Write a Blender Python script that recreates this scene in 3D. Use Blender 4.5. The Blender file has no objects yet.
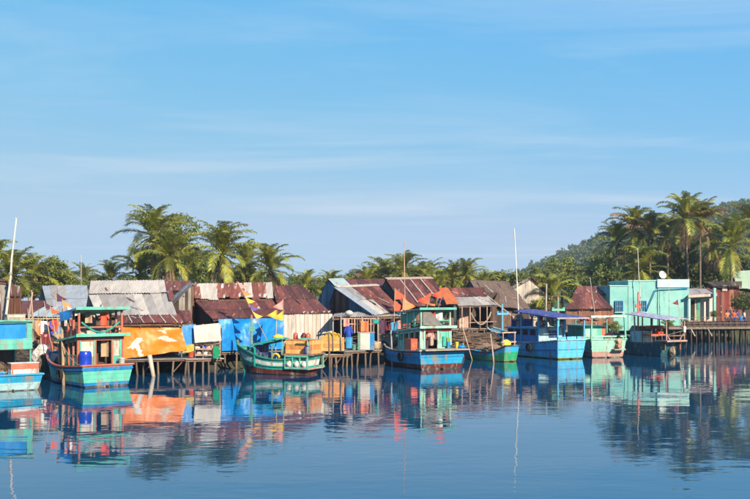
import bpy, math, random
import numpy as np
from mathutils import Vector, Matrix, noise as mnoise
random.seed(7); RNG = np.random.default_rng(7)
R = math.radians
sc = bpy.context.scene
COL = sc.collection

# ------------------------------------------------------------------ camera
F, H, CX, HY = 900.0, 4.5, 375.0, 300.0     # focal length in photo pixels, eye height, horizon row
cam_d = bpy.data.cameras.new('camera'); cam = bpy.data.objects.new('camera', cam_d); COL.objects.link(cam)
cam.location = (0, 0, H); cam.rotation_euler = (R(90), 0, 0)
cam_d.sensor_width = 36; cam_d.lens = 36*F/750; cam_d.shift_y = (HY-249.5)/750
cam_d.clip_start = .1; cam_d.clip_end = 9000
sc.camera = cam

# ------------------------------------------------------------------ sky, sun, exposure
SUN_EL, SUN_AZ = R(27), R(150)               # azimuth clockwise from +Y: behind the camera, to the right
w = bpy.data.worlds.new('World'); sc.world = w; w.use_nodes = True
nt = w.node_tree; nt.nodes.clear()
def N(t, **k):
    n = nt.nodes.new(t)
    for a, b in k.items(): setattr(n, a, b)
    return n
sky = N('ShaderNodeTexSky', sky_type='NISHITA', sun_disc=False, sun_elevation=SUN_EL, sun_rotation=SUN_AZ,
        air_density=1.0, dust_density=0.25, ozone_density=2.2, altitude=0)
# the photograph's film response, the same over the whole dome: one power curve for each channel
sr = N('ShaderNodeSeparateColor'); hs = N('ShaderNodeCombineColor'); nt.links.new(sky.outputs[0], sr.inputs[0])
for i, (ga, am) in enumerate(((1.15, .38), (.33, 1.95), (-.08, 5.75))):
    pw = N('ShaderNodeMath', operation='POWER'); pw.inputs[1].default_value = ga; nt.links.new(sr.outputs[i], pw.inputs[0])
    ml = N('ShaderNodeMath', operation='MULTIPLY'); ml.inputs[1].default_value = am; nt.links.new(pw.outputs[0], ml.inputs[0])
    sm = N('ShaderNodeMath', operation='SMOOTH_MIN'); sm.inputs[1].default_value = (2.75, 4.2, 9)[i]; sm.inputs[2].default_value = .8; nt.links.new(ml.outputs[0], sm.inputs[0]); nt.links.new(sm.outputs[0], hs.inputs[i])
# thin cirrus on a high flat layer: direction projected on a plane overhead
geo = N('ShaderNodeTexCoord'); sep = N('ShaderNodeSeparateXYZ'); nt.links.new(geo.outputs['Generated'], sep.inputs[0])
zc = N('ShaderNodeMath', operation='MAXIMUM'); zc.inputs[1].default_value = .02; nt.links.new(sep.outputs[2], zc.inputs[0])
dx = N('ShaderNodeMath', operation='DIVIDE'); dy = N('ShaderNodeMath', operation='DIVIDE')
nt.links.new(sep.outputs[0], dx.inputs[0]); nt.links.new(zc.outputs[0], dx.inputs[1])
nt.links.new(sep.outputs[1], dy.inputs[0]); nt.links.new(zc.outputs[0], dy.inputs[1])
cmb = N('ShaderNodeCombineXYZ'); nt.links.new(dx.outputs[0], cmb.inputs[0]); nt.links.new(dy.outputs[0], cmb.inputs[1])
mp = N('ShaderNodeMapping'); mp.inputs['Scale'].default_value = (.15, .30, 1); mp.inputs['Rotation'].default_value = (0, 0, R(14)); mp.inputs['Location'].default_value = (2.3, 1.1, 0)
nt.links.new(cmb.outputs[0], mp.inputs[0])
n1 = N('ShaderNodeTexNoise'); n1.inputs['Scale'].default_value = 2.0; n1.inputs['Detail'].default_value = 9; n1.inputs['Roughness'].default_value = .62; n1.inputs['Distortion'].default_value = .7
n2 = N('ShaderNodeTexNoise'); n2.inputs['Scale'].default_value = .8; n2.inputs['Detail'].default_value = 3
nt.links.new(mp.outputs[0], n1.inputs[0]); nt.links.new(mp.outputs[0], n2.inputs[0])
mul = N('ShaderNodeMath', operation='MULTIPLY'); nt.links.new(n1.outputs[0], mul.inputs[0]); nt.links.new(n2.outputs[0], mul.inputs[1])
cr = N('ShaderNodeValToRGB'); cr.color_ramp.elements[0].position = .25; cr.color_ramp.elements[1].position = .44
cr.color_ramp.elements[1].color = (.42, .42, .42, 1); nt.links.new(mul.outputs[0], cr.inputs[0])
cm = N('ShaderNodeMixRGB'); cm.inputs[2].default_value = (4.9, 5.15, 5.4, 1)
nt.links.new(cr.outputs[0], cm.inputs[0]); nt.links.new(hs.outputs[0], cm.inputs[1])
bg = N('ShaderNodeBackground'); bg.inputs[1].default_value = .09
out = N('ShaderNodeOutputWorld')
nt.links.new(cm.outputs[0], bg.inputs[0]); nt.links.new(bg.outputs[0], out.inputs[0])

sd = bpy.data.lights.new('sun', 'SUN'); sun = bpy.data.objects.new('sun', sd); COL.objects.link(sun)
sd.energy = 5.0; sd.angle = R(.55); sd.color = (1, .86, .68)
sdir = Vector((math.sin(SUN_AZ)*math.cos(SUN_EL), math.cos(SUN_AZ)*math.cos(SUN_EL), math.sin(SUN_EL)))
sun.rotation_euler = sdir.to_track_quat('Z', 'Y').to_euler(); sun.location = sdir*300
sc.view_settings.view_transform = 'Standard'; sc.view_settings.look = 'None'
sc.view_settings.exposure = 0.95; sc.view_settings.gamma = 1; sc.view_settings.use_curve_mapping = False
sc.cycles.max_bounces = 7; sc.cycles.diffuse_bounces = 3; sc.cycles.glossy_bounces = 4; sc.cycles.transparent_max_bounces = 8
sc.cycles.volume_bounces = 0; sc.cycles.caustics_reflective = False; sc.cycles.caustics_refractive = False
sc.cycles.use_denoising = True

# ------------------------------------------------------------------ helpers
def P(px, py, Y): return Vector(((px-CX)/F*Y, Y, H-(py-HY)/F*Y))      # a photo pixel at depth Y
def G(px, py, z=0.0): return P(px, py, F*(H-z)/(py-HY))               # a photo pixel on the level z
def V(*a): return Vector(a)
def lerp(a, b, t): return a+(b-a)*t
ORG = {}
def tag(o, label=None, cat=None, group=None, kind=None):
    if label: o['label'] = label
    if cat: o['category'] = cat
    if group: o['group'] = group
    if kind: o['kind'] = kind
    return o
def thing(name, label, cat, loc=(0, 0, 0), rotz=0, group=None, local=False):
    o = bpy.data.objects.new(name, None); COL.objects.link(o); o.empty_display_size = .2
    o.location = loc; o.rotation_euler = (0, 0, rotz)
    ORG[o] = Vector((0, 0, 0)) if local else Vector(loc)
    return tag(o, label, cat, group)
class MB:
    def __init__(s): s.v = []; s.f = []; s.m = []
    def add(s, vs, fs, mi=0):
        n = len(s.v); s.v += [tuple(x) for x in vs]
        for f in fs: s.f.append(tuple(i+n for i in f)); s.m.append(mi)
        return s
    def hexa(s, p, mi=0):        # 8 corners: bottom ring, top ring
        return s.add(p, [(3, 2, 1, 0), (4, 5, 6, 7), (0, 1, 5, 4), (1, 2, 6, 5), (2, 3, 7, 6), (3, 0, 4, 7)], mi)
    def box(s, c, d, rz=0, mi=0):
        c = Vector(c); x, y, z = d[0]/2, d[1]/2, d[2]/2; r = Matrix.Rotation(rz, 3, 'Z')
        return s.hexa([c+r@Vector(q) for q in ((-x, -y, -z), (x, -y, -z), (x, y, -z), (-x, y, -z), (-x, -y, z), (x, -y, z), (x, y, z), (-x, y, z))], mi)
    def beam(s, a, b, wd, ht=None, up=(0, 0, 1), mi=0):
        a, b = Vector(a), Vector(b); ht = ht or wd; d = (b-a).normalized(); u = Vector(up)
        if abs(d.dot(u)) > .97: u = Vector((0, 1, 0))
        x = d.cross(u).normalized(); u = x.cross(d).normalized(); x = x*wd/2; u = u*ht/2
        return s.hexa([a-x-u, a+x-u, b+x-u, b-x-u, a-x+u, a+x+u, b+x+u, b-x+u], mi)
    def tube(s, pts, rad, n=6, mi=0, cap=True):
        pts = [Vector(p) for p in pts]; m = len(pts); rad = rad if isinstance(rad, (list, tuple)) else [rad]*m
        vs = []; fs = []; ux = None
        for i, p in enumerate(pts):
            d = (pts[min(i+1, m-1)]-pts[max(i-1, 0)]).normalized()
            if ux is None: ux = d.orthogonal().normalized()
            ux = (ux-d*ux.dot(d)).normalized(); uy = d.cross(ux)
            for k in range(n):
                a = 2*math.pi*k/n; vs.append(p+(ux*math.cos(a)+uy*math.sin(a))*rad[i])
        for i in range(m-1):
            for k in range(n):
                k2 = (k+1) % n; fs.append((i*n+k, i*n+k2, (i+1)*n+k2, (i+1)*n+k))
        if cap: fs.append(tuple(range(n-1, -1, -1))); fs.append(tuple((m-1)*n+k for k in range(n)))
        return s.add(vs, fs, mi)
    def slab(s, q, t, mi=0):     # quad with thickness t (down its normal)
        q = [Vector(x) for x in q]; n = (q[1]-q[0]).cross(q[3]-q[0]).normalized()*t
        return s.hexa([x-n for x in q]+q, mi)
    def lathe(s, c, prof, n=14, mi=0):
        c = Vector(c); vs = []; fs = []; m = len(prof)
        for r, z in prof:
            for k in range(n):
                a = 2*math.pi*k/n; vs.append(c+V(r*math.cos(a), r*math.sin(a), z))
        for i in range(m-1):
            for k in range(n):
                k2 = (k+1) % n; fs.append((i*n+k, i*n+k2, (i+1)*n+k2, (i+1)*n+k))
        fs.append(tuple(range(n-1, -1, -1))); fs.append(tuple((m-1)*n+k for k in range(n)))
        return s.add(vs, fs, mi)
    def grid(s, fn, nu, nv, mi=0):
        vs = [fn(i/nu, j/nv) for j in range(nv+1) for i in range(nu+1)]
        m = mi if callable(mi) else (lambda u, v: mi)
        n = len(s.v); s.v += [tuple(x) for x in vs]
        for j in range(nv):
            for i in range(nu):
                a = n+j*(nu+1)+i; s.f.append((a, a+1, a+nu+2, a+nu+1)); s.m.append(m((i+.5)/nu, (j+.5)/nv))
        return s
    def blob(s, c, r, seed=0, nu=10, nv=7, amp=.25, mi=0):
        c = Vector(c); vs = []; fs = []; rx, ry, rz = r
        for j in range(nv+1):
            th = math.pi*j/nv
            for i in range(nu):
                ph = 2*math.pi*i/nu; d = V(math.sin(th)*math.cos(ph), math.sin(th)*math.sin(ph), math.cos(th))
                k = 1+amp*mnoise.noise(d*1.7+V(seed*3.1, seed, 0)); vs.append(c+V(d.x*rx*k, d.y*ry*k, d.z*rz*k))
        for j in range(nv):
            for i in range(nu): fs.append((j*nu+i, (j+1)*nu+i, (j+1)*nu+(i+1) % nu, j*nu+(i+1) % nu))
        return s.add(vs, fs, mi)
    def mesh(s, name, mats, smooth=False, c=None):
        c = c or Vector((0, 0, 0))
        me = bpy.data.meshes.new(name); me.from_pydata([(x-c.x, y-c.y, z-c.z) for x, y, z in s.v], [], s.f)
        mats = mats if isinstance(mats, (list, tuple)) else [mats]
        for m in mats: me.materials.append(m)
        if len(mats) > 1: me.polygons.foreach_set('material_index', s.m)
        if smooth: me.polygons.foreach_set('use_smooth', [True]*len(s.f))
        me.update(); return me
    def build(s, name, mats, parent=None, smooth=False):
        a = np.array(s.v); lo, hi = a.min(0), a.max(0); c = Vector(((lo+hi)/2).tolist())
        if parent is None: c.z = lo[2]
        o = bpy.data.objects.new(name, s.mesh(name, mats, smooth, c)); COL.objects.link(o)
        if parent is not None: o.parent = parent; o.location = c-ORG[parent]
        else: o.location = c
        ORG[o] = c
        return o

# ------------------------------------------------------------------ materials
MATS = {}
def material(name, c1, c2=None, rough=.7, scale=3., stretch=(1, 1, 1), lo=.35, hi=.65, rnd=.2, c3=None, c3pos=.62, c3scale=.9, c3stretch=None,
             seam=0., bump=0., bscale=20., metal=0., spec=.4, trans=0., detail=6., dirt=None):
    if name in MATS: return MATS[name]
    m = bpy.data.materials.new(name); MATS[name] = m; m.use_nodes = True; t = m.node_tree; b = t.nodes['Principled BSDF']
    L = t.links.new
    def nd(ty, **k):
        n = t.nodes.new(ty)
        for a, v in k.items(): setattr(n, a, v)
        return n
    tc = nd('ShaderNodeTexCoord'); oi = nd('ShaderNodeObjectInfo')
    off = nd('ShaderNodeVectorMath', operation='MULTIPLY_ADD'); cb = nd('ShaderNodeCombineXYZ')
    L(oi.outputs['Random'], cb.inputs[0]); L(oi.outputs['Random'], cb.inputs[1]); L(oi.outputs['Random'], cb.inputs[2])
    off.inputs[1].default_value = (37, 53, 29); L(cb.outputs[0], off.inputs[0]); L(tc.outputs['Object'], off.inputs[2])
    def noi(sca, st, det=detail, ro=.6):
        mpn = nd('ShaderNodeMapping'); mpn.inputs['Scale'].default_value = st; L(off.outputs[0], mpn.inputs[0])
        n = nd('ShaderNodeTexNoise'); n.inputs['Scale'].default_value = sca; n.inputs['Detail'].default_value = det; n.inputs['Roughness'].default_value = ro
        L(mpn.outputs[0], n.inputs[0]); return n.outputs[0]
    def ramp(src, a, z):
        r = nd('ShaderNodeMapRange'); r.inputs[1].default_value = a; r.inputs[2].default_value = z; L(src, r.inputs[0]); return r.outputs[0]
    def mix(f, a, z):
        x = nd('ShaderNodeMixRGB')
        for i, q in ((0, f), (1, a), (2, z)):
            if isinstance(q, (tuple, list)): x.inputs[i].default_value = (*q, 1)
            elif isinstance(q, float): x.inputs[i].default_value = q
            else: L(q, x.inputs[i])
        return x.outputs[0]
    c2 = c2 or tuple(x*.7 for x in c1)
    col = mix(ramp(noi(scale, stretch), lo, hi), tuple(c1), tuple(c2))
    if c3: col = mix(ramp(noi(c3scale, c3stretch or stretch, 8., .7), c3pos, c3pos+.1), col, tuple(c3))
    if seam:
        wv = nd('ShaderNodeTexWave', bands_direction='Z', wave_profile='SAW'); wv.inputs['Scale'].default_value = seam; wv.inputs['Distortion'].default_value = .35; L(tc.outputs['Object'], wv.inputs[0])
        col = mix(ramp(wv.outputs[1], .90, .99), col, tuple(x*.42 for x in c1))
    fine = nd('ShaderNodeMapRange'); fine.inputs[3].default_value = .8; fine.inputs[4].default_value = 1.15
    L(noi(scale*7, stretch, 4.), fine.inputs[0])
    rr = nd('ShaderNodeMapRange'); rr.inputs[3].default_value = 1-rnd; rr.inputs[4].default_value = 1+rnd*.6; L(oi.outputs['Random'], rr.inputs[0])
    mm = nd('ShaderNodeMath', operation='MULTIPLY'); L(fine.outputs[0], mm.inputs[0]); L(rr.outputs[0], mm.inputs[1])
    vm = nd('ShaderNodeVectorMath', operation='SCALE'); L(col, vm.inputs[0]); L(mm.outputs[0], vm.inputs['Scale'])
    L(vm.outputs[0], b.inputs['Base Color'])
    b.inputs['Roughness'].default_value = rough; b.inputs['Metallic'].default_value = metal; b.inputs['Specular IOR Level'].default_value = spec
    if bump:
        bn = nd('ShaderNodeBump'); bn.inputs['Strength'].default_value = bump; bn.inputs['Distance'].default_value = .03
        L(noi(bscale, stretch, 3.), bn.inputs['Height']); L(bn.outputs[0], b.inputs['Normal'])
    if trans:
        tr = nd('ShaderNodeBsdfTranslucent'); L(vm.outputs[0], tr.inputs[0]); ms = nd('ShaderNodeMixShader'); ms.inputs[0].default_value = trans
        L(b.outputs[0], ms.inputs[1]); L(tr.outputs[0], ms.inputs[2]); L(ms.outputs[0], t.nodes['Material Output'].inputs[0])
    return m
def paint(name, c, wear=(.24, .20, .15), pos=.52, rough=.55, rnd=.10):
    return material('paint_'+name, c, tuple(x*.55 for x in c), rough=rough, scale=1.3, stretch=(1.6, 1.6, .35), rnd=rnd, c3=wear, c3pos=pos, c3scale=2.2, c3stretch=(1.3, 1.3, .32), bump=.15, bscale=9, seam=1.35, lo=.3, hi=.7)
def wood(name, c, rnd=.3, c3=None): return material('wood_'+name, c, tuple(x*.55 for x in c), rough=.85, scale=4, stretch=(1, 1, .25), rnd=rnd, bump=.3, bscale=18, c3=c3, c3pos=.6)
VS = (2.4, .4, .4)
M_rust = material('rusty_iron_dark', (.155, .045, .031), (.085, .026, .022), rough=.85, scale=1.6, stretch=VS, rnd=.5, c3=(.30, .15, .085), c3pos=.57, c3scale=1.5, bump=.15)
M_rust2 = material('rusty_iron_red', (.23, .062, .036), (.12, .033, .024), rough=.85, scale=1.6, stretch=VS, rnd=.5, c3=(.42, .33, .27), c3pos=.56, c3scale=1.2, bump=.15)
M_rustmix = material('rusty_iron_flaking', (.26, .085, .045), (.12, .035, .025), rough=.75, scale=2.0, stretch=(2.5, .4, .4), rnd=.25, c3=(.55, .50, .46), c3pos=.52, c3scale=1.4, c3stretch=(2.8, .4, .4), bump=.15)
M_zinc = material('zinc_grey', (.36, .325, .285), (.25, .225, .20), rough=.75, spec=.2, scale=1.2, stretch=VS, rnd=.15, c3=(.25, .17, .12), c3pos=.7, c3scale=1.6, metal=.0, bump=.1)
M_zincpale = material('zinc_pale', (.50, .445, .375), (.36, .315, .265), rough=.75, spec=.2, scale=1.2, stretch=VS, rnd=.12, c3=(.36, .27, .21), c3pos=.68, c3scale=1.6, bump=.1)
M_zincblue = material('zinc_blue', (.33, .35, .36), (.25, .27, .285), rough=.75, spec=.2, scale=1.2, stretch=VS, rnd=.12, c3=(.36, .33, .30), c3pos=.68, bump=.1)
M_zincgreen = material('zinc_green', (.40, .47, .43), (.33, .41, .39), rough=.5, scale=1.2, stretch=VS, rnd=.1, bump=.1)
M_thatch = material('thatch', (.20, .125, .085), (.10, .065, .05), rough=.95, scale=5, stretch=(1, 1, .4), rnd=.25, bump=.8, bscale=30, c3=(.26, .19, .14), c3pos=.58)
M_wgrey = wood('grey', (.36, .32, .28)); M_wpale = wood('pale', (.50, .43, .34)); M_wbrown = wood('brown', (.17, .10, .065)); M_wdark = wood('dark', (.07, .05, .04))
M_wred = wood('red', (.28, .12, .07)); M_wcrate = wood('crate', (.72, .29, .08), .12); M_wcrate2 = wood('crate_light', (.88, .42, .13), .1); M_bamboo = wood('bamboo', (.50, .36, .22), .25)
M_wpink = wood('pink', (.55, .36, .28), .2); M_wblue = wood('blue_boards', (.12, .21, .30), .4, (.30, .27, .24))
M_tarpblue = material('tarp_blue', (.007, .235, .58), (.005, .14, .42), rough=.38, scale=1.4, rnd=.05, c3=(.08, .40, .72), c3pos=.62, bump=.25, bscale=6)
M_tarporange = material('tarp_orange', (.66, .185, .008), (.58, .15, .007), rough=.42, scale=1.1, rnd=.05, bump=.25, bscale=5)
M_tarpwhite = material('tarp_white', (.56, .52, .45), (.44, .41, .36), rough=.55, scale=2, rnd=.05, bump=.2, bscale=7)
M_tarpyel = material('tarp_yellow', (.42, .34, .03), (.30, .25, .02), rough=.6, scale=3, rnd=.1)
M_plblue = material('plastic_blue', (.012, .05, .45), (.01, .035, .33), rough=.3, scale=2, rnd=.05)
M_plred = material('plastic_red', (.62, .10, .05), (.5, .08, .04), rough=.4, scale=2, rnd=.1, c3=(.7, .25, .15), c3pos=.64)
M_plyel = material('plastic_yellow', (.80, .58, .06), (.7, .45, .03), rough=.4, rnd=.05)
M_plgreen = material('plastic_green', (.01, .26, .11), (.01, .2, .08), rough=.4, rnd=.05)
M_plwhite = material('plastic_white', (.72, .70, .66), (.6, .58, .55), rough=.4, rnd=.05)
M_black = material('black_and_painted_shade', (.012, .011, .010), (.02, .018, .015), rough=.9, rnd=.1)  # own black of tyres and eyes; painted shade in doorway and window openings
M_net = material('fishing_net', (.10, .085, .07), (.05, .045, .04), rough=1, scale=8, rnd=.3, bump=1, bscale=40, c3=(.20, .15, .10), c3pos=.56, c3scale=4)
M_netbrown = material('fishing_net_brown', (.22, .15, .10), (.10, .07, .05), rough=1, scale=8, rnd=.3, bump=1, bscale=40)
M_brush = material('brushwood', (.22, .15, .11), (.10, .07, .055), rough=.95, scale=6, rnd=.5)
M_rope = material('rope', (.36, .29, .20), (.25, .2, .14), rough=.9, rnd=.2)
M_glass = material('window_glass', (.02, .03, .04), (.03, .04, .05), rough=.08, rnd=.1, spec=.6)
PT = dict(turq=(.10, .46, .36), mint=(.36, .72, .54), teal=(.02, .36, .27), blue=(.008, .22, .52), cyan=(.02, .38, .66), pale=(.42, .68, .72),
          sky=(.10, .50, .80), navy=(.006, .055, .22), dkred=(.12, .022, .018), salmon=(.60, .15, .08), white=(.74, .74, .68), green=(.02, .33, .14), purple=(.055, .065, .27),
          dteal=(.006, .085, .12), pink=(.55, .32, .26), yellow=(.76, .52, .05), lav=(.46, .44, .52), seag=(.13, .56, .42), cream=(.66, .58, .46), red=(.48, .03, .02), lime=(.24, .36, .05), scum=(.045, .045, .03))
PT = {k: paint(k, v) for k, v in PT.items()}
M_wallcyan = material('render_cyan', (.23, .47, .42), (.16, .385, .35), rough=.9, scale=.7, rnd=.02, c3=(.13, .25, .21), c3pos=.57, c3scale=1.2, c3stretch=(1.6, 1.6, .25), bump=.1)
M_wallpale = material('render_pale_and_sunlit', (.42, .64, .55), (.34, .55, .47), rough=.85, scale=.7, rnd=.02)
def cloth(name, c): return material('cloth_'+name, c, tuple(x*.8 for x in c), rough=.9, rnd=.1, scale=3)
# ------------------------------------------------------------------ water
def shore(X):      # depth of the stilt line along the village front
    xs = [-400, -60, -30, -13.5, -9, -3, 8, 20, 33, 60, 120, 400]; ys = [60, 52, 51, 55, 57, 60.5, 75, 84, 97, 112, 140, 240]
    return float(np.interp(X, xs, ys))
wm = bpy.data.materials.new('water'); wm.use_nodes = True; t = wm.node_tree; b = t.nodes['Principled BSDF']
b.inputs['Base Color'].default_value = (.0, .048, .108, 1); b.inputs['Roughness'].default_value = .025; b.inputs['IOR'].default_value = 1.8
b.inputs['Specular IOR Level'].default_value = .5
def wn(ty, **k):
    n = t.nodes.new(ty)
    for a, v in k.items(): setattr(n, a, v)
    return n
tc = wn('ShaderNodeTexCoord')
def wave(scale, st, rot, det, dist=0.):
    mpn = wn('ShaderNodeMapping'); mpn.inputs['Scale'].default_value = st; mpn.inputs['Rotation'].default_value = (0, 0, R(rot)); t.links.new(tc.outputs['Object'], mpn.inputs[0])
    n = wn('ShaderNodeTexNoise'); n.inputs['Scale'].default_value = scale; n.inputs['Detail'].default_value = det; n.inputs['Distortion'].default_value = dist
    t.links.new(mpn.outputs[0], n.inputs[0]); return n.outputs[0]
wa = wave(.55, (.45, 1, 1), 8, 3., .4); wb = wave(2.2, (.6, 1, 1), -12, 2.); wc = wave(.06, (1, 1.6, 1), 20, 2.)
pr = wn('ShaderNodeMapRange'); pr.inputs[1].default_value = .38; pr.inputs[2].default_value = .66; pr.inputs[3].default_value = .1; pr.inputs[4].default_value = 1.7; t.links.new(wc, pr.inputs[0])
mb_ = wn('ShaderNodeMath', operation='MULTIPLY'); t.links.new(wb, mb_.inputs[0]); t.links.new(pr.outputs[0], mb_.inputs[1])
b1 = wn('ShaderNodeBump'); b1.inputs['Strength'].default_value = 1; b1.inputs['Distance'].default_value = .0125; t.links.new(wa, b1.inputs['Height'])
b2 = wn('ShaderNodeBump'); b2.inputs['Strength'].default_value = 1; b2.inputs['Distance'].default_value = .004; t.links.new(mb_.outputs[0], b2.inputs['Height'])
t.links.new(b1.outputs[0], b2.inputs['Normal']); t.links.new(b2.outputs[0], b.inputs['Normal'])
mb = MB(); mb.add([(-680, -300, 0), (800, -300, 0), (800, 420, 0), (-680, 420, 0)], [(0, 1, 2, 3)])
tag(mb.build('water', wm), 'calm blue harbour water mirroring boats and houses', 'water', kind='structure')

# ------------------------------------------------------------------ ground
M_ground = material('ground', (.055, .045, .034), (.035, .032, .02), rough=1, scale=.3, rnd=0, bump=.6, bscale=4, c3=(.05, .075, .02), c3pos=.5, c3scale=.08)  # colour set dark so the space under the decks looks shaded
mb = MB(); xs = sorted(set(list(range(-60, 121, 3))+[-690, -400, -200, -120, 160, 220, 300, 400, 600, 800]))
rows = [(.6, -.9), (1.6, -.25), (2.8, .35), (5, .72), (10, .8), (40, .85), (150, 1.), (600, 1.5), (1200, 1.6)]
for dyy, z in rows:
    for X in xs: mb.v.append((X, shore(X)+dyy+(0 if dyy > 20 else .5*mnoise.noise(V(X*.4, dyy, 0))), z+(.12*mnoise.noise(V(X*.3, dyy*.2, 3)) if z > .5 else 0)))
n = len(xs)
for j in range(len(rows)-1):
    for i in range(n-1): mb.f.append((j*n+i, j*n+i+1, (j+1)*n+i+1, (j+1)*n+i)); mb.m.append(0)
tag(mb.build('ground', M_ground, smooth=True), 'earth bank and land under the stilt village, coloured dark for shade', 'ground', kind='structure')

# ------------------------------------------------------------------ hill with forest
HR = ([505, 520, 545, 575, 600, 640, 680, 715, 750, 800, 870, 960], [279, 271, 259, 247, 236, 226, 217, 207, 199, 190, 186, 200])
RD = 640.
rx = [(p-CX)/F*RD for p in HR[0]]; rz = [H+(HY-q)/F*RD-5 for q in HR[1]]
def hill_z(X, Y):
    r = float(np.interp(X, [20]+rx+[520, 700], [-6]+rz+[45, -6]))
    k = math.exp(-((Y-RD)/150.)**2) if Y < RD else math.exp(-((Y-RD)/220.)**2)
    return r*k+5*k*mnoise.noise(V(X*.02, Y*.02, 0))+.5
M_hill = material('hill_undergrowth', (.03, .05, .018), (.02, .035, .012), rough=1, scale=.1, rnd=0)
mb = MB(); NX, NY = 70, 44
mb.grid(lambda u, v: V(20+700*u, 260+620*v, hill_z(20+700*u, 260+620*v)-(14 if u in (0., 1.) or v in (0., 1.) else 0)), NX, NY)
hill = tag(mb.build('hill', M_hill, smooth=True), 'forested hill rising behind the village on the right', 'hill', kind='structure')
mb = MB(); mb.grid(lambda u, v: V(-330+430*u, 950+300*v, .5+(26*math.sin(math.pi*u)*math.sin(math.pi*v)*(.8+.4*mnoise.noise(V(u*5, v*3, 2))) if 0 < u < 1 and 0 < v < 1 else -6)), 40, 12)
tag(mb.build('hill', M_hill, smooth=True), 'low distant hill beyond the palms', 'hill', kind='structure')

def leaf_cloud(n, size, rad, clumps, seed, flat=.75):
    """n leaf quads gathered in clumps inside an ellipsoid; numpy verts (n*4,3)"""
    rg = np.random.default_rng(seed)
    c = rg.normal(size=(clumps, 3)); c /= np.linalg.norm(c, axis=1)[:, None]; c *= (rg.random(clumps)**.42)[:, None]
    c[:, 2] = np.where(c[:, 2] < -.55, -.55, c[:, 2])
    k = rg.integers(0, clumps, n); d = rg.normal(size=(n, 3)); d /= np.linalg.norm(d, axis=1)[:, None]
    cr = .26+.16*rg.random(clumps)
    p = (c[k]+d*(cr[k]*(rg.random(n)**.4))[:, None])*np.array([rad, rad, rad*flat])
    nrm = d*.9+rg.normal(size=(n, 3))*.55; nrm /= np.linalg.norm(nrm, axis=1)[:, None]
    t1 = np.cross(nrm, rg.normal(size=(n, 3))); t1 /= np.linalg.norm(t1, axis=1)[:, None]; t2 = np.cross(nrm, t1)
    s = size*(.6+.8*rg.random(n))[:, None]
    q = np.stack([p-t1*s, p-t2*s*.5, p+t1*s, p+t2*s*.5], 1)
    return q.reshape(-1, 3)
def np_mesh(name, v, mat, quads=True):
    me = bpy.data.meshes.new(name); nq = len(v)//4
    me.vertices.add(len(v)); me.vertices.foreach_set('co', v.astype(np.float32).ravel())
    me.loops.add(nq*4); me.loops.foreach_set('vertex_index', np.arange(nq*4, dtype=np.int32))
    me.polygons.add(nq); me.polygons.foreach_set('loop_start', np.arange(0, nq*4, 4, dtype=np.int32))
    me.materials.append(mat); me.update(calc_edges=True); me.validate(); return me
M_forest = material('forest_leaves', (.115, .155, .03), (.045, .08, .02), rough=.8, scale=.12, rnd=0, trans=.2, c3=(.10, .11, .03), c3pos=.58, c3scale=.07)
base = [leaf_cloud(110, 1.0, 1.0, 9, 40+i, .9) for i in range(8)]
vs = []
cnt = 0
for i in range(9000):
    X = 40+320*RG if False else RNG.uniform(40, 350); Y = RNG.uniform(330, 660)
    z = hill_z(X, Y)
    if z < 3 or X > .5*Y+40: continue
    s = RNG.uniform(2.2, 4.6); q = base[i % 8].copy(); a = RNG.uniform(0, 6.28)
    M2 = np.array([[math.cos(a), -math.sin(a), 0], [math.sin(a), math.cos(a), 0], [0, 0, RNG.uniform(.8, 1.35)]])
    # leaves keep a size of about 0.8 m whatever the crown
    q = (q.reshape(-1, 4, 3).mean(1, keepdims=True)*s+(q.reshape(-1, 4, 3)-q.reshape(-1, 4, 3).mean(1, keepdims=True))*.95).reshape(-1, 3)
    vs.append(q@M2.T+np.array([X, Y, z+s*.55])); cnt += 1
    if cnt >= 4200: break
o = bpy.data.objects.new('hill_forest', np_mesh('hill_forest', np.concatenate(vs), M_forest)); COL.objects.link(o)
tag(o, 'dense green forest covering the hill slope', 'forest', kind='stuff')

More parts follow.
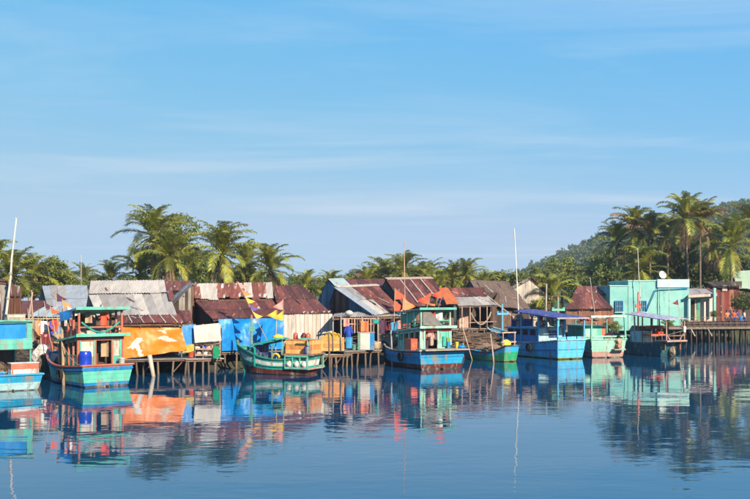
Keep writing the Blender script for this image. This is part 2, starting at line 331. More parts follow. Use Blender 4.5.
# ------------------------------------------------------------------ palms
M_frond = material('palm_frond', (.37, .355, .046), (.18, .205, .03), rough=.45, scale=1.2, rnd=.6, trans=.28, c3=(.46, .34, .07), c3pos=.60, c3scale=1.5, spec=.5)
M_dry = material('palm_frond_dry', (.34, .20, .095), (.20, .115, .055), rough=.8, scale=1.5, rnd=.4, trans=.15)
M_trunk = material('palm_trunk', (.20, .15, .11), (.11, .085, .065), rough=.95, scale=3, stretch=(1, 1, 2.5), rnd=.25, bump=.5, bscale=9)
M_bark = material('bark', (.14, .10, .075), (.08, .06, .045), rough=.95, scale=3, rnd=.2, bump=.5)
M_nut = material('coconut', (.22, .17, .03), (.13, .10, .02), rough=.6, rnd=.2)
def frond_mesh(elev, seed, dry=False):
    """a frond of length 1 leaving the crown along +X at an elevation, arching under its weight"""
    rg = random.Random(seed); mb = MB(); n = 12; pts = []; p = V(0, 0, 0); a = elev; droop = (1.15 if elev > .4 else 1.0)*rg.uniform(.7, 1.3)
    if dry: droop = .9
    for i in range(n+1):
        pts.append(p.copy()); a2 = a-droop*(i/n)**2.0*1.35; a2 = max(a2, -1.5); p = p+V(math.cos(a2), 0, math.sin(a2))/n
    mb.tube(pts, [.014*(1-i/n*.85) for i in range(n+1)], 3, cap=False)
    K = 50; hang = rg.uniform(.25, .7) if not dry else 1.1
    for k in range(K):
        t_ = .10+.90*(k+.5)/K; x = t_*n; i = min(int(x), n-1); q = lerp(pts[i], pts[i+1], x-i); d = (pts[i+1]-pts[i]).normalized()
        up = V(-d.z, 0, d.x); l = .235*(math.sin(math.pi*min(1, t_*.88+.06)))**.6*rg.uniform(.8, 1.12); wdt = .0105
        for s in (-1, 1):
            if rg.random() < (.07 if not dry else .3): continue
            side = V(0, s, 0)*(.70 if not dry else .5)+d*.66+up*rg.uniform(.10, .50); side.normalize()
            m = q+side*l*.55; e = q+side*l*.95+V(0, 0, -hang*l*rg.uniform(.5, 1.1))
            m = m+V(0, 0, -hang*l*.18)
            nn = d*wdt
            mb.add([q-nn*.6, q+nn*.6, m+nn, m-nn, e], [(0, 1, 2, 3), (3, 2, 4)])
    return mb.mesh('frond', M_dry if dry else M_frond)
FR = [[frond_mesh(e, 11+7*i+v) for v in range(3)] for i, e in enumerate((1.48, 1.25, 1.0, .72, .38, -.05, -.6))]
FRD = [frond_mesh(e, 91+i, True) for i, e in enumerate((-.6, -1.0, -1.3, .7))]
def palm(px, py, Y, flen_px, label, nf=24, lean=0., dry=3, group=None, seed=None, topdry=0, base_z=.8):
    rg = random.Random(seed if seed is not None else int(px*7+py)); top = P(px, py, Y); fl = flen_px/F*Y
    b0 = V(top.x+lean, Y+rg.uniform(-.5, .5), base_z-.15)
    root = thing('palm_tree', label, 'palm tree', b0, 0, group)
    hgt = top.z-b0.z; pts = [b0+V((top.x-b0.x)*(t_**1.6), (top.y-b0.y)*t_, hgt*t_) for t_ in [i/9 for i in range(10)]]
    mb = MB(); mb.tube(pts, [.24, .19, .17, .16, .155, .15, .145, .14, .14, .15], 8); mb.build('trunk', M_trunk, root, True)
    a0 = rg.uniform(0, 6.28)
    nf = int(nf*1.6)
    for k in range(nf):
        u = k/(nf-1); ci = min(6, int(u**1.4*6.4+rg.uniform(0, .9))); me = FR[ci][rg.randrange(3)]
        if topdry and rg.random() < topdry: me = FRD[3]
        o = bpy.data.objects.new('frond', me); COL.objects.link(o); o.parent = root
        o.location = top-b0; o.rotation_euler = (rg.uniform(-.12, .12), rg.uniform(-.1, .1), a0+k*2.39996+rg.uniform(-.2, .2)); s = fl*rg.uniform(.85, 1.1)*(.86 if ci == 0 else 1); o.scale = (s, s, s)
    for k in range(dry):
        o = bpy.data.objects.new('dry_frond', FRD[rg.randrange(3)]); COL.objects.link(o); o.parent = root
        o.location = top-b0+V(0, 0, -.15); o.rotation_euler = (0, 0, rg.uniform(0, 6.28)); s = fl*rg.uniform(.55, .85); o.scale = (s, s, s)
    mb = MB()
    for k in range(5):
        a = k*1.3+a0; mb.blob(top+V(.28*math.cos(a), .28*math.sin(a), -.32-.1*(k % 2)), (.15, .15, .18), k, 6, 4, .05)
    tag(mb.build('coconut_cluster', M_nut, root, True))
    return root
MID = 'small palms in the distant row behind the rusty roofs'
palms = [
 (12, 272, 82, 36, 'bushy coconut palm at the left edge of the picture', 24, 0, 3, None, 0),
 (153, 232, 97, 41, 'tallest coconut palm of the left cluster, behind the grey-roofed house', 26, .6, 4, None, 0),
 (170, 252, 94, 38, 'coconut palm leaning over the right end of the grey roof', 24, .2, 4, None, .1),
 (140, 268, 101, 34, 'low palm crown left of the tallest palm', 20, 0, 3, None, 0),
 (188, 262, 103, 32, 'short palm squeezed between the two big left crowns', 18, 0, 3, None, 0),
 (222, 250, 93, 42, 'wide coconut palm behind the flaking striped roof', 28, .2, 5, None, 0),
 (246, 262, 99, 34, 'palm half hidden between the wide palm and its right neighbour', 20, 0, 3, None, 0),
 (270, 266, 94, 36, 'rightmost palm of the left cluster with open arching fronds', 22, -.4, 4, None, 0),
 (111, 276, 106, 27, 'small palm peeping over the left end of the grey roof', 16, 0, 2, None, 0),
 (84, 276, 112, 22, 'small palm beside the thin pole above the blue-grey roof', 16, 0, 2, None, 0),
 (306, 284, 92, 24, 'low palm in the gap left of the pale green gable', 18, 0, 2, None, .15),
 (343, 283, 118, 20, 'palm just above the pale green gable ridge', 16, 0, 2, MID, .2),
 (366, 274, 122, 24, 'brownish small palm second in the distant row', 18, 0, 3, MID, .3),
 (386, 268, 124, 28, 'upright palm left of the highest in the distant row', 18, 0, 2, MID, .1),
 (402, 263, 120, 28, 'highest palm of the distant row above the red flags', 20, 0, 2, MID, 0),
 (418, 270, 124, 24, 'palm directly behind the mast with the red flags', 18, 0, 2, MID, 0),
 (436, 279, 119, 20, 'low palm between the flag mast and the brown thatched roof', 16, 0, 2, MID, .1),
 (452, 270, 121, 24, 'left one of the two palms above the rusty porch roof', 18, 0, 2, MID, 0),
 (466, 266, 120, 24, 'right one of the two palms above the rusty porch roof', 18, 0, 2, MID, 0),
 (484, 276, 126, 20, 'last small palm of the distant row, over the thatched ridge', 16, 0, 2, MID, 0),
 (552, 292, 93, 32, 'bright young palm standing among the roofs beside the leaning post', 18, 0, 1, None, 0),
 (596, 278, 132, 30, 'dark palm at the foot of the hill left of the turquoise house', 20, 0, 4, None, .1),
 (573, 280, 150, 24, 'small palm at the foot of the hill behind the red roof', 18, 0, 2, None, .1),
 (641, 268, 112, 36, 'wide low palm directly behind the turquoise house roof', 24, 0, 5, None, .05),
 (617, 240, 128, 28, 'leftmost tall palm of the right grove', 20, 0, 5, None, .35),
 (634, 226, 126, 30, 'feathery palm with brown tops in the right grove', 20, 0, 5, None, .4),
 (650, 232, 124, 30, 'palm in the middle of the right grove with drooping brown fronds', 22, 0, 6, None, .3),
 (668, 236, 130, 32, 'shaded palm left of the tallest trunk in the right grove', 22, 0, 5, None, .15),
 (685, 210, 120, 34, 'tallest palm of the right grove', 22, .5, 6, None, .05),
 (700, 220, 122, 32, 'brown-topped palm right of the tallest one', 22, 0, 7, None, .5),
 (714, 246, 126, 30, 'dark palm between the brown-topped palm and the right edge', 20, 0, 5, None, 0),
 (731, 244, 112, 38, 'palm with hanging brown skirt in front of the red house', 24, .2, 9, None, .05),
 (752, 226, 122, 34, 'palm cut by the right edge of the picture', 22, 0, 5, None, .1),
 (690, 252, 132, 32, 'low shaded palm behind the porch of the turquoise house', 20, 0, 4, None, 0),
 (-6, 262, 86, 36, 'palm half cut by the left edge above the bushy one', 22, 0, 3, None, 0),
 (34, 272, 90, 30, 'feathery palm right of the bushy left-edge palm', 20, 0, 3, None, 0),
 (60, 280, 100, 24, 'small palm above the blue-grey roof', 18, 0, 2, None, 0),
 (330, 277, 122, 22, 'small palm left of the distant row, above the gable', 16, 0, 2, MID, 0),
 (376, 272, 128, 24, 'hazy palm between the second and the upright one of the distant row', 16, 0, 2, MID, 0),
 (428, 269, 128, 24, 'small palm just right of the flag mast', 16, 0, 2, MID, 0),
 (444, 274, 128, 22, 'small palm left of the two porch-roof palms', 16, 0, 2, MID, 0),
 (498, 275, 130, 20, 'small palm right of the thatched ridge', 16, 0, 2, MID, 0),
 (516, 277, 132, 20, 'small palm at the foot of the tall white mast', 16, 0, 2, MID, 0),
 (665, 258, 134, 30, 'shaded palm above the satellite dish', 20, 0, 4, None, 0),
]
for px, py, Y, fl, lb, nf, ln, dr, gp, td in palms: palm(px, py+(9 if gp else (9 if px == 685 else 2) if px > 600 else 4), Y, fl, lb, nf, ln, dr, gp, None, td*.45)

# ------------------------------------------------------------------ broadleaf trees and bushes
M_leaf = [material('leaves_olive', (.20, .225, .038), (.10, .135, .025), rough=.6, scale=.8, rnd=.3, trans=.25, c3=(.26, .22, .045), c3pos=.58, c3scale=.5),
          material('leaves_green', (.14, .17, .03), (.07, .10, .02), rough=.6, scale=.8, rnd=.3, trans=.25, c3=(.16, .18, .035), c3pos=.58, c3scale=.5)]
CROWN = [[np_mesh('crown', leaf_cloud(2600, .068, 1.0, 34, 300+i+10*j), M_leaf[j]) for i in range(3)] for j in range(2)]
def tree(px, py, Y, r_px, label, kind=0, group=None, flat=1.0, name='broadleaf_tree', cat='tree', base_z=.8):
    rg = random.Random(int(px*13+py)); c = P(px, py, Y); r = r_px/F*Y; b0 = V(c.x, Y, base_z-.1)
    root = thing(name, label, cat, b0, 0, group)
    mb = MB(); tr = max(.06, r*.07); fork = V(c.x, Y, max(b0.z+.3, c.z-r*.6))
    mb.tube([b0, lerp(b0, fork, .5)+V(rg.uniform(-.1, .1), 0, 0), fork], [tr*1.3, tr, tr*.8], 7)
    for k in range(5):
        a = k*1.257+rg.random(); e = c+V(math.cos(a)*r*.6, math.sin(a)*r*.6, rg.uniform(-.1, .4)*r); mb.tube([fork, lerp(fork, e, .5)+V(0, 0, .1*r), e], [tr*.6, tr*.4, tr*.12], 5)
    mb.build('trunk', M_bark, root, True)
    o = bpy.data.objects.new('crown', CROWN[kind][rg.randrange(3)]); COL.objects.link(o); o.parent = root; o.location = c-b0
    o.scale = (r, r, r*flat); o.rotation_euler = (0, 0, rg.uniform(0, 6.28)); return root
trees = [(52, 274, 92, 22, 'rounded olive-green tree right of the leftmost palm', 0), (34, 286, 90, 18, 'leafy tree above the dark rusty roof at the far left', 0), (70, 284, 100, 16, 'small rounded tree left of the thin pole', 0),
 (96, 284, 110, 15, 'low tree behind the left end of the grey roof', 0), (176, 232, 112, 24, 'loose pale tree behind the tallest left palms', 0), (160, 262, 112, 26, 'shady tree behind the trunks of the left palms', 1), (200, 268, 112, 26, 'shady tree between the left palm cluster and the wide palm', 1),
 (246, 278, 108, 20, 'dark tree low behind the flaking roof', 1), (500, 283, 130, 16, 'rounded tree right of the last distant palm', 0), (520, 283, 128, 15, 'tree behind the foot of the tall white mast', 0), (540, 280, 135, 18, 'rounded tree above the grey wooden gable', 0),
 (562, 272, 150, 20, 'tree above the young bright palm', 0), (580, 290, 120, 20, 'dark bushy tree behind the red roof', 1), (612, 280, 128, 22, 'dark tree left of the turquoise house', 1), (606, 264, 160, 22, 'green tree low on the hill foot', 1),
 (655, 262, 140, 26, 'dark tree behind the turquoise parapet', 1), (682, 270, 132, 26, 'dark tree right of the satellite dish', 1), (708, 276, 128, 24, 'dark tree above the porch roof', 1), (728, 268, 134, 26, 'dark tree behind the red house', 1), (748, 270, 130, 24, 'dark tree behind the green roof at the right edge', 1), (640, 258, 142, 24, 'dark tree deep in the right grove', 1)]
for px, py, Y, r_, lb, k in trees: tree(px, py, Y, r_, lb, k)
for px, py, r_, lb in ((292, 289, 10, 'olive tree left of the low gap palm'), (316, 287, 12, 'olive tree right of the low gap palm'), (338, 286, 13, 'olive tree behind the pale green gable'), (356, 282, 15, 'olive tree left of the upright palm in the distant row'), (376, 280, 16, 'olive tree under the upright palm'), (394, 278, 17, 'olive tree under the highest distant palm'), (411, 279, 17, 'olive tree left of the flag mast'), (428, 281, 15, 'olive tree right of the flag mast'), (444, 280, 16, 'olive tree left of the two porch-roof palms'), (460, 279, 16, 'olive tree under the two porch-roof palms'), (477, 281, 15, 'olive tree under the last distant palm')):
    tree(px, py, 134, r_, lb, 0, 'olive trees of the distant row')
for i, px in enumerate(range(-20, 560, 29)):
    tree(px+random.uniform(-6, 6), 289+random.uniform(-3, 2), 150+random.uniform(-8, 8), 17+random.uniform(-2, 3), 'tree in the green belt closing the view behind the village roofs', i % 2, 'tree belt behind the village')
tree(743, 302, 98, 13, 'dark bush overhanging the pier by the red house', 1, name='bush', cat='bush', base_z=1.2)
tree(714, 314, 96.5, 4.5, 'yellow-green potted shrub at the corner of the porch', 0, name='bush', cat='bush', base_z=1.6)
tree(668, 323, 93.5, 7, 'low yellow-green bush in front of the turquoise wall', 0, name='bush', cat='bush', base_z=.6, flat=.7)
tree(613, 328, 90, 9, 'yellow-green bush seen through the mint boat frame', 0, name='bush', cat='bush', base_z=.6)
tree(592, 305, 98, 15, 'flat golden bush below the red roof', 0, name='bush', cat='bush', base_z=.8, flat=.35)
tree(540, 305, 92, 12, 'golden-green shrub behind the leaning post', 0, name='bush', cat='bush', flat=.6)
tree(314, 287, 86, 7, 'golden bush beside the pale green gable', 0, name='bush', cat='bush', flat=.6)
# ------------------------------------------------------------------ building kit
M_wstilt = wood('stilt', (.17, .125, .09))
def quadpt(q, u, v):
    A, B, C, D = q; return lerp(lerp(A, B, u), lerp(D, C, u), v)
def sheet(name, q, mat, parent, pitch=.17, amp=.028, lift=0., sag=.03, seed=0):
    """one corrugated sheet, ridges running from edge AB down to edge DC"""
    q = [Vector(x) for x in q]; wd = ((q[1]-q[0]).length+(q[2]-q[3]).length)/2; n = (q[1]-q[0]).cross(q[3]-q[0]).normalized()
    if n.z < 0 or (abs(n.z) < .05 and n.y > 0): n = -n
    nw = max(2, round(wd/pitch)); rg = random.Random(seed*7919+int(q[0].x*100)); b0 = rg.uniform(-sag, sag); k0 = rg.uniform(-.03, .03)
    def fn(u, v):
        i = round(u*nw*2); return quadpt(q, u, v)+n*(lift+(amp if i % 2 else -amp)+b0*math.sin(math.pi*v)+k0*(u-.5))
    mb = MB(); mb.grid(fn, nw*2, 3); return mb.build(name, mat, parent, True)
def roof(root, q, nc, nr, mats, name='roof', overlap=.10, ragged=.12, seed=1, pick=None, sname='roof_sheet', sag=.03):
    q = [Vector(x) for x in q]; mats = mats if isinstance(mats, (list, tuple)) else [mats]; rg = random.Random(seed*31+int(q[0].x*10))
    n = (q[1]-q[0]).cross(q[3]-q[0]).normalized(); n = -n if n.z < 0 else n
    mb = MB()
    for v in (.04, .5, .96): mb.beam(quadpt(q, .01, v)-n*.09, quadpt(q, .99, v)-n*.09, .07, .09, n)
    for u in (.03, .35, .65, .97): mb.beam(quadpt(q, u, .02)-n*.17, quadpt(q, u, .97)-n*.17, .07, .09, n)
    r = mb.build(name, M_wbrown, root)
    us = [0]+[(i+rg.uniform(-.12, .12))/nc for i in range(1, nc)]+[1]; L = max(.1, ((q[0]-q[3]).length+(q[1]-q[2]).length)/2)
    for j in range(nr):
        for i in range(nc):
            u0, u1 = us[i]-(.01 if i else 0), us[i+1]+(.01 if i < nc-1 else 0); v0 = max(0, j/nr+rg.uniform(-.02, .02)); v1 = (j+1)/nr+(overlap/L if j < nr-1 else rg.uniform(-ragged, ragged)*.6/L)
            m = pick(i, j) if pick else mats[rg.randrange(len(mats))]
            a, b_, c, d = quadpt(q, u0, v0), quadpt(q, u1, v0), quadpt(q, u1, v1), quadpt(q, u0, v1)
            sheet(sname, (a, b_, c, d), m, r, lift=.012*((i % 2)+2*((nr-j) % 3))+rg.uniform(0, .01), seed=i*17+j+seed, sag=sag)
    for k in range(rg.randrange(1, 4)):
        u, v = rg.uniform(.1, .8), rg.uniform(.1, .7); a = quadpt(q, u, v)+n*.07; b_ = quadpt(q, min(.97, u+rg.uniform(-.08, .15)), min(.97, v+rg.uniform(.1, .3)))+n*.07
        MB().beam(a, b_, .10, .04, n).build('loose_batten', rg.choice([M_wgrey, M_wbrown, M_wpale]), r)
    return r
def wall(root, p0, p1, zb, tops, n, mats, kind='plank', name='wall', gap=.006, seed=3, pick=None, rag=.0):
    """upright wall of single boards or sheets from p0 to p1; tops = [(u, z), ...]"""
    p0, p1 = Vector((p0[0], p0[1], 0)), Vector((p1[0], p1[1], 0)); rg = random.Random(seed+int(p0.x*10)); d = (p1-p0).normalized(); nn = V(d.y, -d.x, 0)
    if nn.y > 0: nn = -nn
    mats = mats if isinstance(mats, (list, tuple)) else [mats]
    tz = lambda u: float(np.interp(u, [t_[0] for t_ in tops], [t_[1] for t_ in tops]))
    mb = MB(); L = (p1-p0).length
    for u in (.02, .5, .98): q = lerp(p0, p1, u)-nn*.09; mb.box((q.x, q.y, (zb+tz(u)-.08)/2), (.09, .09, tz(u)-.08-zb), math.atan2(d.y, d.x))
    zt = min(t_[1] for t_ in tops)
    for f in (.15, .85): z = zb+(zt-zb)*f; mb.beam(V(p0.x, p0.y, z)-nn*.05, V(p1.x, p1.y, z)-nn*.05, .05, .07)
    wl = mb.build(name, M_wbrown, root)
    for i in range(n):
        u0, u1 = i/n, (i+1)/n; um = (u0+u1)/2; m = pick(i) if pick else mats[rg.randrange(len(mats))]; a, b_ = lerp(p0, p1, u0)+d*gap, lerp(p0, p1, u1)-d*gap
        z0, z1 = tz(u0), tz(u1); low = zb+rg.uniform(-rag, rag); off = nn*rg.uniform(0, .018)
        if kind == 'sheet': sheet('wall_sheet', (V(a.x, a.y, z0)+off, V(b_.x, b_.y, z1)+off, V(b_.x, b_.y, low)+off, V(a.x, a.y, low)+off), m, wl, seed=i+seed, lift=.0)
        else:
            mb = MB(); t_ = nn*.022; mb.hexa([V(a.x, a.y, low)+off+t_, V(b_.x, b_.y, low)+off+t_, V(b_.x, b_.y, low)+off, V(a.x, a.y, low)+off, V(a.x, a.y, z0)+off+t_, V(b_.x, b_.y, z1)+off+t_, V(b_.x, b_.y, z1)+off, V(a.x, a.y, z0)+off])
            mb.build('plank', m, wl)
    return wl
def tarp(root, q, mats, name='tarp', amp=.06, fold=3.2, nu=60, nv=30, seed=1, mi=0, diag=.6, lift=.0):
    q = [Vector(x) for x in q]; n = (q[1]-q[0]).cross(q[3]-q[0]).normalized(); n = n if n.y < 0 else -n; W_ = (q[1]-q[0]).length; HT = (q[3]-q[0]).length
    def fn(u, v):
        p = quadpt(q, u, v); x = u*W_; y = v*HT
        f = math.sin((x+diag*y)*fold+2*mnoise.noise(V(x*.5, y*.4, seed)))*.5+mnoise.noise(V(x*.9, y*.5, seed+9))*.9+.22*mnoise.noise(V(x*4, y*2.2, seed+3))
        k = min(1, 6*min(v+.02, 1.0)); e = .05*mnoise.noise(V(x*2, v*3, seed+5))
        return p+n*(lift+amp*f*k)+V(0, 0, e*(v if v > .5 else .3))
    mb = MB(); mb.grid(fn, nu, nv, mi); return mb.build(name, mats, root, True)
def shell(root, A, B, D, C, zb, mside, nside=4, inset=.3, back=True, front=None, nfront=6, fkind='plank', sides=True):
    """walls (and back slope) under a front-sloping roof: ridge A-B, eave D-C"""
    A2, B2 = V(2*A.x-D.x, 2*A.y-D.y, D.z), V(2*B.x-C.x, 2*B.y-C.y, C.z)
    def ins(e, r): return V(lerp(e.x, r.x, .08), lerp(e.y, r.y, .08), 0)
    fl, fr, bl, br = ins(D, A), ins(C, B), ins(A2, A), ins(B2, B)
    if sides:
        for a, b_, rid, e in ((fl, bl, A, D), (fr, br, B, C)):
            wall(root, a, b_, zb, [(0, e.z+.08), (.5, rid.z-.22), (1, e.z+.08)], nside, mside, seed=5)
    if front: wall(root, fl, fr, zb, [(0, D.z-.12), (1, C.z-.12)], nfront, front, fkind, seed=8)
    wall(root, bl, br, zb, [(0, D.z-.12), (1, C.z-.12)], 5, mside, seed=11)
    if back: roof(root, (B, A, A2, B2), 4, 1, [M_rust, M_zinc], seed=9)
def deck(root, a, b_, depth, z, nst=5, boards=4, zbed=-.7, r=.07, mat=None, brace=False, stilt_mat=None, rows=2, seed=0):
    """plank deck on stilts; a, b_ front ends (x, y)"""
    a, b_ = V(a[0], a[1], 0), V(b_[0], b_[1], 0); d = (b_-a).normalized(); nb = V(-d.y, d.x, 0); nb = nb if nb.y > 0 else -nb; rg = random.Random(seed+int(a.x*9))
    mat = mat or M_wgrey
    for i in range(boards):
        w_ = depth/boards; y0 = i*w_; p, q = a+nb*(y0+.01)-d*rg.uniform(0, .2), b_+nb*(y0+.01)+d*rg.uniform(0, .2); zz = z-rg.uniform(0, .02)
        MB().slab([p+V(0, 0, zz), q+V(0, 0, zz-.02), q+nb*(w_-.03)+V(0, 0, zz-.02), p+nb*(w_-.03)+V(0, 0, zz)], .05).build('plank', mat, root)
    for k in range(rows):
        y0 = .15+k*(depth-.3)/max(1, rows-1); p, q = a+nb*y0, b_+nb*y0
        MB().beam(p+V(0, 0, z-.13), q+V(0, 0, z-.14), .10, .13).build('joist', M_wbrown, root)
        for i in range(nst):
            u = (i+.1+rg.uniform(0, .5))/nst; t_ = lerp(p, q, u); lx, ly = rg.uniform(-.16, .16), rg.uniform(-.12, .12)
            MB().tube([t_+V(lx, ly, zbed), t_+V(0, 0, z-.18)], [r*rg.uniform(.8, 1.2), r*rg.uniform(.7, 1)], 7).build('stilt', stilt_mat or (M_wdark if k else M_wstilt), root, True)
            if brace and i % 2 == 0: MB().beam(t_+V(0, -.08, .15), lerp(p, q, min(1, u+.7/nst))+V(0, -.08, z-.25), .06).build('brace', M_wbrown, root)
def poles(root, lst, mat=None, name='post', r=.05):
    for p, q in lst: MB().tube([p, q], [r, r*.85], 7).build(name, mat or M_wgrey, root, True)
def hbase(px, Y, z=.7): q = P(px, 300, Y); return V(q.x, Y, z)

# ------------------------------------------------------------------ left end: dark rusty roof, blue-grey roof
h = thing('shack', 'low shack with dark rusty roof at the far left', 'house', hbase(20, 64))
A, B, C, D = P(-4, 302, 69), P(44, 300.5, 70), P(41, 316, 64), P(-14, 317, 62)
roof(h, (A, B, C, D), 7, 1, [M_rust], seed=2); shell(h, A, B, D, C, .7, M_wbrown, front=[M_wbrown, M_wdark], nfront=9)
h = thing('shack', 'shack with blue-grey metal roof left of the big grey-roofed house', 'house', hbase(64, 68))
A, B, C, D = P(42, 286, 73), P(87, 285.5, 74), P(90, 314, 66), P(49, 314, 65)
roof(h, (A, B, C, D), 6, 2, [M_zincblue, M_zincblue, M_zinc], seed=4); shell(h, A, B, D, C, .7, [M_wblue, M_wdark], front=[M_wdark, M_wbrown], nfront=8)
A, B, C, D = P(44, 307, 64.6), P(63, 307, 65), P(60, 318, 61.5), P(27, 316.5, 61)
roof(h, (A, B, C, D), 4, 1, [M_zincgreen, M_zincblue], seed=5, name='lean_to_roof')
poles(h, [(V(p.x, p.y+.1, .6), V(p.x, p.y+.1, p.z-.1)) for p in (lerp(D, C, .1), lerp(D, C, .9))])
h = thing('hut', 'narrow hut of rust-streaked sheets cut by the left edge', 'house', hbase(-2, 59))
p0, p1 = P(-14, 300, 59), P(7.5, 300, 59)
wall(h, p0, p1, .7, [(0, P(0, 280, 59).z), (1, P(0, 283, 59).z)], 3, [M_rustmix, M_wgrey], 'sheet'); wall(h, p1, p1+V(-.4, 3, 0), .7, [(0, P(0, 283, 59).z), (1, P(0, 285, 59).z)], 3, M_rustmix, 'sheet')
roof(h, (P(-16, 277, 62), P(8, 280, 62), P(8.2, 282.5, 58.8), P(-16, 279.5, 58.8)), 3, 1, M_rust2)
h = thing('deck', 'cluttered stilt deck between the two left boats', 'deck', hbase(30, 56, .0))
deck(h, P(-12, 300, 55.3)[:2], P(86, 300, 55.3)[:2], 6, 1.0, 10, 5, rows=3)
wall(h, P(-10, 300, 61.0), P(84, 300, 61.4), 1.0, [(0, 3.1), (1, 3.0)], 16, [M_wbrown, M_wdark, M_wred, M_rust2], rag=.1)

# ------------------------------------------------------------------ big grey-roofed house with orange tarpaulin
h = thing('stilt_house', 'stilt house with broad grey roof and orange tarpaulin front', 'house', hbase(140, 57, .95))
A, B, AM, BM, C, D = P(90.5, 281, 61.5), P(166, 280.5, 62.5), P(88.5, 294, 58.8), P(169, 293, 59.8), P(177, 315.5, 55.8), P(97, 316, 54.8)
roof(h, (A, B, BM, AM), 8, 1, [M_zincpale], seed=6, name='upper_roof'); roof(h, (AM+V(0, 0, -.06), BM+V(0, 0, -.06), C, D), 9, 1, [M_zinc, M_zinc, M_zincpale], seed=7, name='lower_roof', sag=.05)
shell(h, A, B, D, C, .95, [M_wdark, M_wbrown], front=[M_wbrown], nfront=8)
MB().beam(P(167, 280, 62.5), P(172, 300, 58), .35, .05).build('barge_board', M_rust2, h)
A, B, C, D = P(117, 315.6, 54.6), P(179, 315, 55.6), P(184, 323.5, 54.2), P(117, 324, 53.1)
roof(h, (A, B, C, D), 6, 1, [M_rust, M_rust2], seed=8, name='awning')
for u in (.2, .37, .53, .7, .88): MB().beam(quadpt((A, B, C, D), u-.03, .02)+V(0, 0, .08), quadpt((A, B, C, D), u+.02, .98)+V(0, 0, .08), .07, .04).build('batten', M_wpale, h)
roof(h, (P(175, 311, 57.5), P(190, 310.5, 58), P(193, 322, 55.6), P(182, 323, 55.2)), 3, 1, [M_rust], seed=9, name='side_awning')
q = (P(119, 323.5, 53.35), P(181, 326.5, 54.5), P(187, 350, 54.6), P(117, 360, 53.3))
def inpoly(x, y, pl):
    c = False; j = len(pl)-1
    for i in range(len(pl)):
        if (pl[i][1] > y) != (pl[j][1] > y) and x < (pl[j][0]-pl[i][0])*(y-pl[i][1])/(pl[j][1]-pl[i][1])+pl[i][0]: c = not c
        j = i
    return c
PATCH = [[(.19, .64), (.25, .44), (.36, .40), (.37, .50), (.31, .60), (.34, .78), (.38, .99), (.31, 1.0), (.27, .74), (.13, .70)], [(.60, .45), (.70, .34), (.84, .52), (.90, .62), (.74, .60)], [(.60, .18), (.72, .14), (.75, .30), (.69, .28), (.66, .20)]]
def tm(u, v):
    uu, vv = u+.02*mnoise.noise(V(u*30, v*18, 1)), v+.03*mnoise.noise(V(u*30, v*18, 7)); return 1 if any(inpoly(uu, vv, p) for p in PATCH) else 0
tarp(h, q, [M_tarporange, M_tarpwhite], 'orange_tarpaulin', .11, 2.6, 110, 60, 3, tm, .9)
poles(h, [(V(p.x, p.y+.14, .9), V(p.x, p.y+.14, p.z)) for p in (q[0], lerp(q[0], q[1], .5), q[1])])
deck(h, P(117, 300, 53.2)[:2], P(193, 300, 54.6)[:2], 5, 1.0, 6, 5, rows=3, r=.07, brace=True)
MB().tube([P(153.5, 377, 52.8), P(149.5, 355, 53.0)], [.12, .14], 8).build('leaning_stilt', M_wpale, h, True)

# small house behind, between the two big roofs
h = thing('shack', 'small dark gabled shack wedged behind the grey and flaking roofs', 'house', hbase(182, 66))
roof(h, (P(169, 281.5, 74), P(191, 281, 74), P(192, 291, 69.5), P(170, 291, 69)), 4, 1, [M_rust, M_rust2], seed=12)
wall(h, P(173, 300, 62.5), P(194, 300, 62.5), .8, [(0, P(0, 306, 62.5).z), (.9, P(0, 285, 62.5).z), (1, P(0, 285, 62.5).z)], 7, [M_wdark, M_wgrey, M_wbrown])
roof(h, (P(189.5, 283, 71), P(194, 283.5, 62.3), P(172, 306.5, 62.3), P(170, 298, 71)), 4, 1, [M_zinc, M_zincpale], seed=13, name='side_roof')

# shelf shack with white sheet
h = thing('shack', 'open shelf shack on stilts with a white sheet stretched on it', 'shack', hbase(207, 55.5, .9))
z0 = .95
deck(h, P(186, 300, 54.4)[:2], P(222, 300, 55.2)[:2], 3, z0, 5, 3)
for px in (195, 203, 212, 220): q = P(px, 300, 55.0); poles(h, [(V(q.x, q.y, z0-.02), V(q.x, q.y, P(0, 324, 55).z))], M_wpale, r=.045)
for py in (343, 349, 355):
    MB().beam(P(195, py, 54.9), P(220.5, py, 54.9), .06, .09).build('shelf_rail', M_wpink, h)
    MB().slab([P(195, py, 54.95), P(220, py, 54.95), P(220, py, 54.95)+V(0, .8, 0), P(195, py, 54.95)+V(0, .8, 0)], .03).build('shelf', M_wbrown, h)
tarp(h, (P(193.5, 325.5, 54.75), P(219, 323, 54.75), P(221.5, 340.5, 54.6), P(195, 343, 54.6)), M_tarpwhite, 'white_sheet', .05, 1.2, 40, 24, 7, 0, 2.5)
tarp(h, (P(181, 326, 54.9), P(194.3, 324, 55.1), P(194, 345, 55.0), P(181.5, 347, 54.8)), M_tarpblue, 'blue_tarpaulin', .06, 3, 24, 24, 5)
tarp(h, (P(184, 345, 54.7), P(194, 344, 54.8), P(194, 351, 54.75), P(185, 352.5, 54.6)), M_tarpyel, 'yellow_sheet', .05, 3, 14, 10, 6)
MB().slab([P(213.5, 346.5, 54.7), P(219.2, 346, 54.7), P(219.2, 358, 54.7), P(213.5, 358.5, 54.7)], .05).build('green_panel', M_plgreen, h)
wall(h, P(186, 300, 57.3), P(222, 300, 57.8), z0, [(0, 2.7), (1, 2.7)], 6, [M_wbrown, M_wdark])
